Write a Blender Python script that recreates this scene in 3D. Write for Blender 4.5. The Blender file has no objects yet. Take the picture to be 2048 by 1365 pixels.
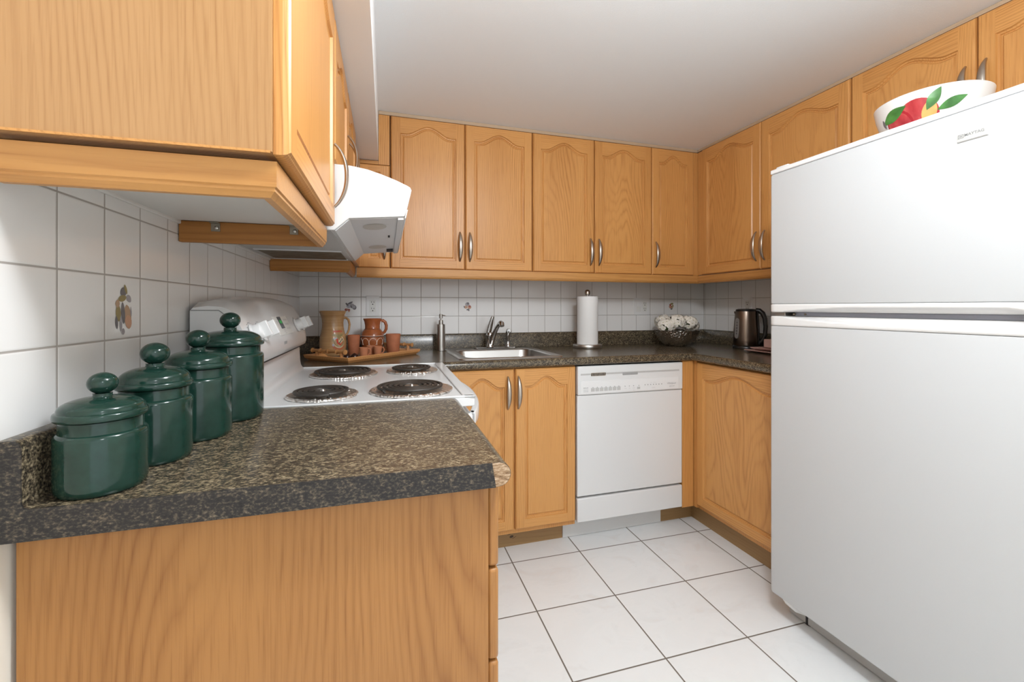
import bpy, bmesh, math, random
from mathutils import Vector, Matrix

random.seed(7)
PI = math.pi
scene = bpy.context.scene
COL = scene.collection

# ------------------------------------------------------------------ camera
cam_data = bpy.data.cameras.new('camera')
cam = bpy.data.objects.new('camera', cam_data)
COL.objects.link(cam)
cam.location = (0, 0, 1.15)
cam.rotation_euler = (PI / 2, 0, math.radians(-16.9))
cam_data.sensor_width = 36.0
cam_data.lens = 882.0 / 2048.0 * 36.0
cam_data.shift_y = -(682.5 - 615.0) / 2048.0
cam_data.clip_start = 0.02
scene.camera = cam

# ------------------------------------------------------------------ world, lights, exposure
world = bpy.data.worlds.new('world')
scene.world = world
world.use_nodes = True
bg = world.node_tree.nodes['Background']
bg.inputs[0].default_value = (0.93, 0.965, 1.0, 1)
bg.inputs[1].default_value = 1.25

def globe_light(name, loc, radius, power, color):
    ld = bpy.data.lights.new(name, 'POINT')
    ld.shadow_soft_size = radius
    ld.energy = power
    ld.color = color
    lo = bpy.data.objects.new(name, ld)
    lo.location = loc
    COL.objects.link(lo)

globe_light('ceiling_lamp', (0.54, 0.36, 1.93), 0.10, 33, (0.93, 0.965, 1.0))
globe_light('rear_fill_light', (0.7, -1.5, 1.97), 0.14, 12, (0.93, 0.965, 1.0))  # unseen point light added behind the camera as fill, brightens the ceiling

vs = scene.view_settings
vs.view_transform = 'Standard'
vs.look = 'None'
vs.gamma = 1.0
vs.use_curve_mapping = False
vs.exposure = 0.33
scene.cycles.max_bounces = 10
scene.cycles.diffuse_bounces = 6
scene.cycles.sample_clamp_indirect = 8.0

# ------------------------------------------------------------------ frames (the room is not perfectly square)
FR = Matrix.Identity(4)
FL = Matrix.Rotation(math.radians(-0.95), 4, 'Z')     # left run
FT = Matrix.Rotation(math.radians(-0.62), 4, 'Z')     # floor tile grid

# ------------------------------------------------------------------ materials
class NT:
    def __init__(s, name):
        s.m = bpy.data.materials.new(name)
        s.m.use_nodes = True
        s.t = s.m.node_tree
        s.b = s.t.nodes['Principled BSDF']
    def n(s, typ, **kw):
        nd = s.t.nodes.new(typ)
        for k, v in kw.items():
            setattr(nd, k, v)
        return nd
    def l(s, a, b):
        s.t.links.new(a, b)
    def math(s, op, a, b=None, c=None):
        nd = s.n('ShaderNodeMath', operation=op)
        for i, v in enumerate((a, b, c)):
            if v is None:
                continue
            if isinstance(v, (int, float)):
                nd.inputs[i].default_value = v
            else:
                s.l(v, nd.inputs[i])
        return nd.outputs[0]
    def mix(s, fac, a, b):
        nd = s.n('ShaderNodeMix', data_type='RGBA')
        for sock, v in ((nd.inputs[0], fac), (nd.inputs[6], a), (nd.inputs[7], b)):
            if isinstance(v, (int, float)):
                sock.default_value = v
            elif isinstance(v, tuple):
                sock.default_value = v if len(v) == 4 else v + (1,)
            else:
                s.l(v, sock)
        return nd.outputs[2]
    def noise(s, vec, scale, detail=2.0, rough=0.5, dist=0.0):
        nd = s.n('ShaderNodeTexNoise')
        nd.inputs['Scale'].default_value = scale
        nd.inputs['Detail'].default_value = detail
        nd.inputs['Roughness'].default_value = rough
        nd.inputs['Distortion'].default_value = dist
        s.l(vec, nd.inputs['Vector'])
        return nd.outputs['Fac']
    def mapping(s, vec, scale):
        nd = s.n('ShaderNodeMapping')
        nd.inputs['Scale'].default_value = scale
        s.l(vec, nd.inputs['Vector'])
        return nd.outputs[0]
    def obj(s):
        return s.n('ShaderNodeTexCoord').outputs['Object']
    def objrand(s, spread=3.0):
        tc = s.obj()
        r = s.n('ShaderNodeObjectInfo').outputs['Random']
        sc = s.n('ShaderNodeVectorMath', operation='SCALE')
        cb = s.n('ShaderNodeCombineXYZ')
        s.l(r, cb.inputs[0]); s.l(s.math('MULTIPLY', r, 1.7), cb.inputs[1]); s.l(s.math('MULTIPLY', r, 2.3), cb.inputs[2])
        s.l(cb.outputs[0], sc.inputs[0]); sc.inputs['Scale'].default_value = spread
        ad = s.n('ShaderNodeVectorMath', operation='ADD')
        s.l(tc, ad.inputs[0]); s.l(sc.outputs[0], ad.inputs[1])
        return ad.outputs[0], r
    def ramp(s, fac, stops):
        nd = s.n('ShaderNodeValToRGB')
        el = nd.color_ramp.elements
        while len(el) < len(stops):
            el.new(0.5)
        for e, (p, c) in zip(el, stops):
            e.position = p
            e.color = c if len(c) == 4 else c + (1,)
        s.l(fac, nd.inputs[0])
        return nd.outputs[0]
    def bump(s, height, strength=0.2, dist=0.002):
        nd = s.n('ShaderNodeBump')
        nd.inputs['Strength'].default_value = strength
        nd.inputs['Distance'].default_value = dist
        s.l(height, nd.inputs['Height'])
        s.l(nd.outputs[0], s.b.inputs['Normal'])
    def base(s, c):
        if isinstance(c, tuple):
            s.b.inputs['Base Color'].default_value = c if len(c) == 4 else c + (1,)
        else:
            s.l(c, s.b.inputs['Base Color'])
    def set(s, rough=None, metal=None, spec=None, coat=None, coat_rough=None):
        for k, v in (('Roughness', rough), ('Metallic', metal), ('Specular IOR Level', spec), ('Coat Weight', coat), ('Coat Roughness', coat_rough)):
            if v is not None:
                s.b.inputs[k].default_value = v

def plain(name, c, rough=0.5, metal=0.0, spec=0.5, coat=0.0, wobble=0.0, wscale=40):
    k = NT(name)
    if wobble:
        f = k.noise(k.obj(), wscale, 3)
        lo = tuple(v * (1 - wobble) for v in c)
        hi = tuple(min(1, v * (1 + wobble)) for v in c)
        k.base(k.ramp(f, [(0.3, lo), (0.7, hi)]))
    else:
        k.base(c)
    k.set(rough, metal, spec, coat)
    return k.m

def oak(name, axis, light=(0.62, 0.305, 0.094), dark=(0.39, 0.155, 0.035), wav=15.0, rough=0.36, lin=105.0):
    k = NT(name)
    vec, r = k.objrand(4.0)
    def stretch(along, across):
        s = [across] * 3
        s['xyz'.index(axis)] = along
        return tuple(s)
    sep = k.n('ShaderNodeSeparateXYZ'); k.l(vec, sep.inputs[0])
    ac = [sep.outputs[i] for i in range(3) if 'xyz'[i] != axis]
    field = k.noise(k.mapping(vec, stretch(0.75, 3.6)), 1.0, 1.5, 0.45, 0.1)
    fine = k.noise(k.mapping(vec, stretch(2.5, 30.0)), 1.0, 2.0, 0.5)
    ph = k.math('ADD', k.math('MULTIPLY', k.math('ADD', ac[0], ac[1]), lin), k.math('MULTIPLY', field, wav))
    ph = k.math('ADD', ph, k.math('MULTIPLY', fine, 1.7))
    ph = k.math('FRACT', ph)
    tri = k.math('ABSOLUTE', k.math('SUBTRACT', k.math('MULTIPLY', ph, 2.0), 1.0))
    ring = k.math('POWER', tri, 2.2)
    amp = k.noise(k.mapping(vec, stretch(0.8, 9.0)), 1.0, 1.0)
    ampm = k.n('ShaderNodeMapRange'); ampm.inputs[1].default_value = 0.35; ampm.inputs[2].default_value = 0.7; ampm.inputs[3].default_value = 0.25; ampm.inputs[4].default_value = 1.0
    k.l(amp, ampm.inputs[0])
    ring = k.math('MULTIPLY', ring, ampm.outputs[0])
    pores = k.noise(k.mapping(vec, stretch(9.0, 330.0)), 1.0, 2.0, 0.6)
    porem = k.n('ShaderNodeMapRange'); porem.inputs[1].default_value = 0.50; porem.inputs[2].default_value = 0.72
    k.l(pores, porem.inputs[0])
    broad = k.noise(k.mapping(vec, stretch(0.5, 7.0)), 1.0, 1.0)
    f = k.math('ADD', k.math('MULTIPLY', ring, 0.58), k.math('MULTIPLY', porem.outputs[0], 0.34))
    f = k.math('ADD', f, k.math('MULTIPLY', k.math('SUBTRACT', broad, 0.5), 0.7))
    f = k.math('ADD', f, k.math('MULTIPLY', k.math('SUBTRACT', r, 0.5), 0.16))
    k.base(k.ramp(f, [(0.0, light), (0.85, dark)]))
    k.set(rough, 0, 0.45)
    k.bump(k.math('SUBTRACT', 1.0, porem.outputs[0]), 0.10, 0.0006)
    return k.m

OAK_Z = oak('oak_vertical', 'z')
OAK_CATH = oak('oak_cathedral', 'z', wav=34.0, lin=22.0)
OAK_X = oak('oak_grain_x', 'x')
PALE_X = oak('pale_strip_x', 'x', (0.50, 0.37, 0.25), (0.42, 0.30, 0.19), 9, lin=50.0)
PALE_Y = oak('pale_strip_y', 'y', (0.50, 0.37, 0.25), (0.42, 0.30, 0.19), 9, lin=50.0)
OAK_Y = oak('oak_grain_y', 'y')
OAK_RAIL_X = oak('oak_rail_x', 'x', (0.54, 0.265, 0.080), (0.38, 0.160, 0.042), 9, lin=50.0)
OAK_RAIL_Y = oak('oak_rail_y', 'y', (0.54, 0.265, 0.080), (0.38, 0.160, 0.042), 9, lin=50.0)
OAK_SIDE = oak('oak_side_veneer', 'z', (0.47, 0.262, 0.112), (0.335, 0.160, 0.057), 26, lin=100.0)
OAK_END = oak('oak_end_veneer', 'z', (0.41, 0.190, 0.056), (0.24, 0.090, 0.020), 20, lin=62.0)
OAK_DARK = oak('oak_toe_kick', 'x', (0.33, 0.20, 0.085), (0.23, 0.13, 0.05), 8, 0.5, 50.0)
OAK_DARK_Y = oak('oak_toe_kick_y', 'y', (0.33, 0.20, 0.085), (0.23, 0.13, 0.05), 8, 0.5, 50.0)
OAK_STAIN = oak('oak_stained_board', 'x', (0.44, 0.19, 0.042), (0.31, 0.12, 0.024), 10, 0.5, 60.0)

def laminate(name, dark=False, dirx='x'):
    k = NT(name)
    o = k.obj()
    sc = (190, 300, 300) if dirx == 'x' else (300, 190, 300)
    n1 = k.noise(k.mapping(o, sc), 1.0, 3.0, 0.65)
    n2 = k.noise(k.mapping(o, (70, 95, 95)), 1.0, 2.0, 0.5)
    f = k.math('ADD', k.math('MULTIPLY', n1, 0.8), k.math('MULTIPLY', n2, 0.25))
    if dark:
        st = [(0.30, (0.010, 0.009, 0.010)), (0.52, (0.028, 0.025, 0.024)), (0.63, (0.10, 0.080, 0.058)), (0.73, (0.24, 0.19, 0.13))]
    else:
        st = [(0.34, (0.016, 0.013, 0.010)), (0.47, (0.045, 0.036, 0.026)), (0.55, (0.110, 0.086, 0.054)), (0.63, (0.24, 0.19, 0.12)), (0.72, (0.36, 0.30, 0.20))]
    k.base(k.ramp(f, st))
    k.set(0.45 if dark else 0.22, 0, 0.35 if dark else 0.5)
    return k.m
LAMINATE = laminate('speckled_laminate')
LAMINATE_DARK = laminate('speckled_laminate_end', True)
def chip():
    k = NT('particle_board')
    n = k.noise(k.mapping(k.obj(), (90, 90, 420)), 1.0, 4.0, 0.7)
    k.base(k.ramp(n, [(0.35, (0.14, 0.075, 0.035)), (0.5, (0.36, 0.23, 0.13)), (0.65, (0.58, 0.44, 0.31))]))
    k.set(0.85)
    return k.m
CHIP = chip()

def tile_mat(name, axes, pitch, offs, grout_w, tile_c, grout_c, rough=0.12, vein=False):
    k = NT(name)
    o = k.obj()
    sep = k.n('ShaderNodeSeparateXYZ'); k.l(o, sep.inputs[0])
    masks = []
    for a, off in zip(axes, offs):
        c = sep.outputs['xyz'.index(a)]
        fr = k.math('FRACT', k.math('DIVIDE', k.math('ADD', c, -off + pitch * 100), pitch))
        d = k.math('MULTIPLY', k.math('MINIMUM', fr, k.math('SUBTRACT', 1.0, fr)), pitch)
        masks.append(d)
    d = k.math('MINIMUM', masks[0], masks[1])
    mr = k.n('ShaderNodeMapRange', interpolation_type='SMOOTHSTEP')
    mr.inputs[1].default_value = grout_w * 0.35
    mr.inputs[2].default_value = grout_w * 0.65
    k.l(d, mr.inputs[0])
    g = mr.outputs[0]
    if vein:
        nv = k.noise(k.mapping(o, (5, 7, 1)), 1.0, 5.0, 0.62, 1.2)
        vm = k.ramp(nv, [(0.40, tuple(v * 0.985 for v in tile_c)), (0.52, tile_c), (0.60, tuple(v * 0.97 for v in tile_c)), (0.72, (tile_c[0] * 0.95, tile_c[1] * 0.92, tile_c[2] * 0.90))])
        tc = vm
    else:
        tc = tile_c
    k.base(k.mix(g, grout_c, tc))
    rr = k.math('SUBTRACT', 0.75, k.math('MULTIPLY', g, 0.75 - rough))
    k.l(rr, k.b.inputs['Roughness'])
    mr2 = k.n('ShaderNodeMapRange', interpolation_type='SMOOTHSTEP')
    mr2.inputs[1].default_value = 0.0
    mr2.inputs[2].default_value = grout_w * 1.3
    k.l(d, mr2.inputs[0])
    h = k.math('ADD', mr2.outputs[0], k.math('MULTIPLY', k.noise(o, 14, 1), 0.10))
    k.bump(h, 0.35, 0.0015)
    return k.m

TILE_W = (0.82, 0.81, 0.795)
GROUT = (0.40, 0.37, 0.34)
TILE_BACK = tile_mat('wall_tile_back', 'xz', 0.1080, (-0.305, 1.0985 - 0.1065 * 0), 0.0030, TILE_W, GROUT)
TILE_LEFT = tile_mat('wall_tile_left', 'yz', 0.1080, (0.764, 1.0955), 0.0030, TILE_W, GROUT)
TILE_RIGHT = tile_mat('wall_tile_right', 'yz', 0.1080, (2.445, 1.0985), 0.0030, TILE_W, GROUT)
TILE_FLOOR = tile_mat('floor_tile', 'xy', 0.33, (0.228, 0.254), 0.0052, (0.83, 0.845, 0.85), (0.17, 0.145, 0.12), 0.28, True)

def paint(name, c, bumpy=0.0, scale=500):
    k = NT(name)
    k.base(c)
    k.set(0.85, 0, 0.3)
    if bumpy:
        k.bump(k.noise(k.obj(), scale, 2), bumpy, 0.002)
    return k.m
PAINT_WALL = paint('wall_paint', (0.78, 0.74, 0.66), 0.05, 300)
PAINT_CEIL = paint('ceiling_paint', (0.84, 0.86, 0.87), 0.25, 420)
PAINT_SOFFIT = paint('soffit_paint', (0.84, 0.86, 0.87), 0.10, 420)
MELAMINE = plain('white_melamine', (0.74, 0.72, 0.69), 0.45)
WHITE = plain('white_enamel', (0.71, 0.715, 0.715), 0.22, coat=0.3)
WHITE_PL = plain('white_plastic', (0.78, 0.78, 0.775), 0.32)
FRIDGE_WHITE = (lambda k: (k.base((0.56, 0.575, 0.585)), k.set(0.42), k.bump(k.noise(k.obj(), 900, 2), 0.06, 0.001), k.m)[-1])(NT('fridge_textured_white'))
OFFWHITE = plain('offwhite_plastic', (0.72, 0.72, 0.69), 0.4)
GREY_PL = plain('light_grey_plastic', (0.47, 0.465, 0.455), 0.45)
MIDGREY = plain('mid_grey_print', (0.30, 0.30, 0.30), 0.5)
GREYPRINT = plain('pale_grey_print', (0.55, 0.55, 0.545), 0.5)
DARK = plain('dark_slot', (0.025, 0.02, 0.018), 0.6)
GASKET = plain('grey_gasket', (0.27, 0.285, 0.34), 0.6)
BLACK = plain('black_plastic', (0.012, 0.011, 0.011), 0.3)
STEEL = plain('brushed_steel', (0.56, 0.54, 0.51), 0.30, 1.0)
SINKSTEEL = plain('sink_steel', (0.50, 0.485, 0.465), 0.30, 1.0)
CHROME = plain('chrome', (0.47, 0.46, 0.45), 0.10, 1.0)
NICKEL = plain('satin_nickel', (0.47, 0.41, 0.35), 0.30, 1.0)
BRACKET = plain('dull_bracket_metal', (0.30, 0.27, 0.22), 0.45, 1.0)
KETTLE = plain('bronze_steel', (0.20, 0.155, 0.125), 0.30, 1.0)
def foil():
    k = NT('crinkled_foil')
    k.base((0.80, 0.76, 0.72)); k.set(0.28, 1.0)
    v = k.n('ShaderNodeTexVoronoi'); v.inputs['Scale'].default_value = 130
    k.l(k.obj(), v.inputs['Vector'])
    k.bump(v.outputs['Distance'], 0.9, 0.004)
    return k.m
FOIL = foil()
def hammered():
    k = NT('hammered_pewter')
    k.base((0.58, 0.55, 0.52)); k.set(0.22, 1.0)
    v = k.n('ShaderNodeTexVoronoi', feature='SMOOTH_F1'); v.inputs['Scale'].default_value = 95
    k.l(k.obj(), v.inputs['Vector'])
    k.bump(v.outputs['Distance'], 0.8, 0.008)
    return k.m
HAMMERED = hammered()
COIL = plain('burner_coil', (0.045, 0.038, 0.032), 0.5, 0.3)
GREEN = (lambda k: (k.base(k.ramp(k.noise(k.obj(), 60, 3), [(0.3, (0.007, 0.029, 0.021)), (0.7, (0.011, 0.041, 0.030))])), k.set(0.14, 0, 0.4, 0.2, 0.05), k.m)[-1])(NT('green_glaze'))
STONEWARE = (lambda k: (k.base(k.ramp(k.noise(k.mapping(k.obj(), (6, 6, 90)), 1.0, 3), [(0.35, (0.44, 0.25, 0.110)), (0.7, (0.54, 0.33, 0.155))])), k.set(0.2, 0, 0.5, 0.3), k.m)[-1])(NT('tan_stoneware'))
TERRA_GL = plain('terracotta_glazed', (0.36, 0.105, 0.035), 0.22, wobble=0.12)
TERRA = plain('terracotta_matt', (0.40, 0.135, 0.060), 0.75, wobble=0.10)
TERRA_LT = plain('terracotta_pale', (0.52, 0.20, 0.095), 0.75, wobble=0.08)
CREAM = plain('cream_slip', (0.80, 0.62, 0.50), 0.5)
BAMBOO = oak('bamboo_wood', 'x', (0.68, 0.33, 0.125), (0.52, 0.235, 0.075), 12, 0.4)
CANE = plain('bamboo_cane', (0.50, 0.24, 0.085), 0.4, wobble=0.2)
MOSAIC = (lambda k: (k.base(k.ramp(k.noise(k.obj(), 120, 2), [(0.35, (0.05, 0.045, 0.04)), (0.6, (0.28, 0.25, 0.22))])), k.set(0.4), k.m)[-1])(NT('tray_inlay'))
NUT = plain('dark_brown_shell', (0.035, 0.016, 0.012), 0.2)
PAPER = plain('paper_towel', (0.80, 0.795, 0.785), 0.95)
PETAL = plain('white_petal', (0.85, 0.81, 0.73), 0.7, wobble=0.07, wscale=25)
PETAL_C = plain('petal_centre', (0.42, 0.40, 0.13), 0.7)
LEAFY = plain('leaf_dark', (0.07, 0.10, 0.03), 0.6)
CERAMIC = plain('white_ceramic', (0.80, 0.79, 0.77), 0.15)
PINK = plain('pink_ceramic', (0.62, 0.42, 0.38), 0.3)
RED = plain('red_print', (0.60, 0.045, 0.035), 0.4)
FRUIT_RED = (lambda k: (k.base(k.ramp(k.noise(k.mapping(k.obj(), (40, 40, 12)), 1.0, 3), [(0.3, (0.36, 0.02, 0.03)), (0.6, (0.50, 0.055, 0.06)), (0.8, (0.58, 0.15, 0.12))])), k.set(0.25), k.m)[-1])(NT('painted_red_fruit'))
FRUIT_YEL = plain('painted_yellow_blush', (0.80, 0.40, 0.13), 0.25, wobble=0.15)
LEAF_G = plain('painted_green_leaf', (0.06, 0.20, 0.045), 0.3, wobble=0.35)
TAN_PR = plain('tan_print', (0.46, 0.31, 0.20), 0.4)
PEACH_PR = plain('peach_print', (0.58, 0.33, 0.21), 0.4)
SLATE_PR = plain('slate_print', (0.17, 0.16, 0.17), 0.4)
MAUVE_PR = plain('mauve_print', (0.36, 0.34, 0.36), 0.4)
OLIVE_PR = plain('olive_print', (0.30, 0.24, 0.10), 0.4)
BLUE_PR = plain('pale_blue_print', (0.42, 0.43, 0.50), 0.4)
MAROON_PR = plain('maroon_print', (0.35, 0.08, 0.06), 0.4)
CREAM_PR = plain('cream_print', (0.68, 0.58, 0.38), 0.4)
FILTER = (lambda k: (k.base(k.ramp(k.noise(k.mapping(k.obj(), (18, 60, 10)), 1.0, 4, 0.7), [(0.35, (0.085, 0.06, 0.035)), (0.7, (0.30, 0.26, 0.20))])), k.set(0.5, 0.5), k.bump(k.noise(k.obj(), 600, 1), 0.5, 0.002), k.m)[-1])(NT('greasy_mesh_filter'))
LENS_M = plain('frosted_lens', (0.46, 0.44, 0.40), 0.3)
HOODGREY = plain('hood_underside', (0.66, 0.66, 0.67), 0.35)
LED = NT('clock_digits'); LED.base((0.02, 0.25, 0.05)); LED.b.inputs['Emission Color'].default_value = (0.05, 0.7, 0.12, 1); LED.b.inputs['Emission Strength'].default_value = 0.5; LED = LED.m
WINDOW_GL = plain('smoked_gauge', (0.22, 0.20, 0.19), 0.15)

# ------------------------------------------------------------------ mesh helpers
class MB:
    def __init__(s):
        s.bm = bmesh.new()
        s.slot = 0
    def f(s, vs):
        try:
            fc = s.bm.faces.new(vs)
            fc.material_index = s.slot
            return fc
        except ValueError:
            return None
    def v(s, co):
        return s.bm.verts.new(co)
    def box(s, x0, x1, y0, y1, z0, z1):
        p = [s.v((x, y, z)) for z in (z0, z1) for y in (y0, y1) for x in (x0, x1)]
        for a in ((0, 2, 3, 1), (4, 5, 7, 6), (0, 1, 5, 4), (2, 6, 7, 3), (0, 4, 6, 2), (1, 3, 7, 5)):
            s.f([p[i] for i in a])
        return s
    def obox(s, c, ax, ay, az, hx, hy, hz):
        c = Vector(c); ax = Vector(ax).normalized() * hx; ay = Vector(ay).normalized() * hy; az = Vector(az).normalized() * hz
        p = [s.v(c + ax * i + ay * j + az * k) for k in (-1, 1) for j in (-1, 1) for i in (-1, 1)]
        for a in ((0, 2, 3, 1), (4, 5, 7, 6), (0, 1, 5, 4), (2, 6, 7, 3), (0, 4, 6, 2), (1, 3, 7, 5)):
            s.f([p[i] for i in a])
        return s
    def loft(s, rings, caps=True, closed=True):
        vr = [[s.v(p) for p in r] for r in rings]
        n = len(vr[0])
        for a, b in zip(vr, vr[1:]):
            for i in range(n if closed else n - 1):
                j = (i + 1) % n
                s.f([a[i], a[j], b[j], b[i]])
        if caps:
            s.f(list(reversed(vr[0])))
            s.f(vr[-1])
        return vr
    def prism(s, prof, fn, a, b):
        """prof: list of 2-D points, fn(p,q,t)->3-D, extruded from t=a to t=b"""
        return s.loft([[fn(p, q, t) for p, q in prof] for t in (a, b)])
    def lathe(s, prof, c=(0, 0, 0), n=48, wob=None):
        """prof: list of (radius, z); poles closed"""
        rings = []
        for r, z in prof:
            if r < 1e-6:
                rings.append([s.v((c[0], c[1], c[2] + z))])
            else:
                rings.append([s.v((c[0] + r * math.cos(2 * PI * i / n), c[1] + r * math.sin(2 * PI * i / n), c[2] + z)) for i in range(n)])
        for a, b in zip(rings, rings[1:]):
            for i in range(n):
                j = (i + 1) % n
                if len(a) == 1 and len(b) == 1:
                    continue
                if len(a) == 1:
                    s.f([a[0], b[j], b[i]])
                elif len(b) == 1:
                    s.f([a[i], a[j], b[0]])
                else:
                    s.f([a[i], a[j], b[j], b[i]])
        return s
    def tube(s, pts, rad, n=10, caps=True, flat=1.0, up=None):
        pts = [Vector(p) for p in pts]
        rings = []
        ref = Vector(up) if up else None
        for i, p in enumerate(pts):
            t = (pts[min(i + 1, len(pts) - 1)] - pts[max(i - 1, 0)]).normalized()
            if ref is None:
                ref = Vector((0, 0, 1)) if abs(t.z) < 0.9 else Vector((1, 0, 0))
            b = t.cross(ref)
            if b.length < 1e-6:
                b = t.cross(Vector((0.3, 0.8, 0.5)))
            b.normalize()
            nn = b.cross(t).normalized()
            if up is None:
                ref = nn
            r = rad[i] if isinstance(rad, (list, tuple)) else rad
            rings.append([p + b * (r * math.cos(2 * PI * k / n)) + nn * (r * flat * math.sin(2 * PI * k / n)) for k in range(n)])
        s.loft(rings, caps)
        return s
    def cyl(s, p0, p1, r, n=24, r1=None):
        return s.tube([p0, p1], [r, r if r1 is None else r1], n)
    def ball(s, c, rx, ry=None, rz=None, n=18, m=10):
        ry = ry or rx; rz = rz or rx
        prof = [(math.sin(PI * i / m), -math.cos(PI * i / m)) for i in range(m + 1)]
        k = MB(); k.bm.free(); k.bm = s.bm; k.slot = s.slot
        before = set(s.bm.verts)
        k.lathe(prof, (0, 0, 0), n)
        for v in s.bm.verts:
            if v not in before:
                v.co = Vector((c[0] + v.co.x * rx, c[1] + v.co.y * ry, c[2] + v.co.z * rz))
        return s
    def build(s, name, mats, parent=None, frame=FR, base=None, smooth=True, bevel=0.0, seg=2, angle=40, subsurf=0):
        """coordinates were given in the frame; they become local to the thing's base"""
        if parent is not None:
            base = Vector(parent['_b'])
        b = Vector(base) if base is not None else Vector((0, 0, 0))
        bmesh.ops.remove_doubles(s.bm, verts=s.bm.verts, dist=1e-6)
        bmesh.ops.recalc_face_normals(s.bm, faces=s.bm.faces)
        for v in s.bm.verts:
            v.co -= b
        me = bpy.data.meshes.new(name)
        s.bm.to_mesh(me)
        s.bm.free()
        if not isinstance(mats, (list, tuple)):
            mats = [mats]
        for m in mats:
            me.materials.append(m)
        if smooth:
            for p in me.polygons:
                p.use_smooth = True
            me.set_sharp_from_angle(angle=math.radians(angle))
        o = bpy.data.objects.new(name, me)
        COL.objects.link(o)
        if parent is not None:
            o.parent = parent
            o['_b'] = tuple(b)
        else:
            o.matrix_world = frame @ Matrix.Translation(b)
            o['_b'] = tuple(b)
        if bevel:
            md = o.modifiers.new('edge', 'BEVEL')
            md.width = bevel
            md.segments = seg
            md.limit_method = 'ANGLE'
            md.angle_limit = math.radians(50)
            md.harden_normals = False
        if subsurf:
            md = o.modifiers.new('smooth', 'SUBSURF')
            md.levels = md.render_levels = subsurf
        return o

def thing(name, label, cat, base, frame=FR, group=None):
    o = bpy.data.objects.new(name, None)
    o.empty_display_size = 0.05
    COL.objects.link(o)
    o.matrix_world = frame @ Matrix.Translation(Vector(base))
    o['label'] = label
    o['category'] = cat
    if group:
        o['group'] = group
    o['_b'] = tuple(base)
    return o

def tag(o, label, cat, group=None):
    o['label'] = label
    o['category'] = cat
    if group:
        o['group'] = group
    return o

def struct(o):
    o['kind'] = 'structure'
    return o

def box_part(name, mat, parent, x0, x1, y0, y1, z0, z1, bevel=0.0, seg=2):
    return MB().box(x0, x1, y0, y1, z0, z1).build(name, mat, parent, bevel=bevel, seg=seg)

def text_bm(mb, string, size, fn, shear=0.0, align='CENTER', spacing=1.0, bold=0.0):
    cu = bpy.data.curves.new('txt', 'FONT')
    cu.body = string
    cu.size = size
    cu.align_x = align
    cu.align_y = 'CENTER'
    cu.shear = shear
    cu.space_character = spacing
    cu.offset = bold
    cu.resolution_u = 3
    ob = bpy.data.objects.new('txt', cu)
    COL.objects.link(ob)
    dg = bpy.context.evaluated_depsgraph_get()
    me = bpy.data.meshes.new_from_object(ob.evaluated_get(dg))
    vs = [mb.v(fn(v.co.x, v.co.y)) for v in me.vertices]
    for p in me.polygons:
        mb.f([vs[i] for i in p.vertices])
    bpy.data.objects.remove(ob)
    bpy.data.meshes.remove(me)
    bpy.data.curves.remove(cu)

def blob(mb, fn, cu, cv, ru, rv, rot=0.0, n=14, pointy=0.0, slot=0):
    """flat ellipse or leaf shape on a surface"""
    mb.slot = slot
    pts = []
    for i in range(n):
        a = 2 * PI * i / n
        x = math.cos(a); y = math.sin(a) * (1 - pointy * abs(x) ** 2)
        x *= ru; y *= rv
        pts.append(mb.v(fn(cu + x * math.cos(rot) - y * math.sin(rot), cv + x * math.sin(rot) + y * math.cos(rot))))
    c = mb.v(fn(cu, cv))
    for i in range(n):
        mb.f([c, pts[i], pts[(i + 1) % n]])

# ------------------------------------------------------------------ room shell
CEIL = 2.113
YB = 2.56
XR = 2.182
mb = MB().box(-1.2, 3.0, -2.6, 2.75, -0.06, 0.0)
struct(mb.build('floor', TILE_FLOOR, frame=FT, smooth=False))
struct(MB().box(-1.2, 3.0, -2.6, 2.8, CEIL, CEIL + 0.06).build('ceiling', PAINT_CEIL, smooth=False))
wb = struct(MB().box(-0.75, 2.4, YB + 0.006, YB + 0.1, 0, CEIL).build('wall_back', PAINT_WALL, smooth=False))
wl = struct(MB().box(-0.55, -0.446, -2.6, 2.62, 0, CEIL).build('wall_left', PAINT_WALL, frame=FL, smooth=False))
wr = struct(MB().box(XR + 0.006, XR + 0.1, -2.6, 2.66, 0, CEIL).build('wall_right', PAINT_WALL, smooth=False))
tb = MB().box(-0.46, XR + 0.004, YB, YB + 0.006, 0.90, 1.345).build('tile_backsplash', TILE_BACK, wb, smooth=False)
tl = MB().box(-0.446, -0.44, 0.656, 2.60, 0.90, 1.349).build('tile_backsplash', TILE_LEFT, wl, smooth=False)
tr = MB().box(XR, XR + 0.006, 1.2, YB, 0.90, 1.345).build('tile_backsplash', TILE_RIGHT, wr, smooth=False)
# thin white strip capping the tiles on the left wall
MB().box(-0.4405, -0.434, 0.66, 1.92, 1.334, 1.345).build('tile_cap_strip', MELAMINE, wl, bevel=0.002)
# dropped bulkhead above the left cabinets
struct(MB().box(-0.445, -0.036, -2.5, 2.53, 1.866, CEIL + 0.002).build('trim_1', PAINT_SOFFIT, frame=FL, smooth=False))
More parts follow.
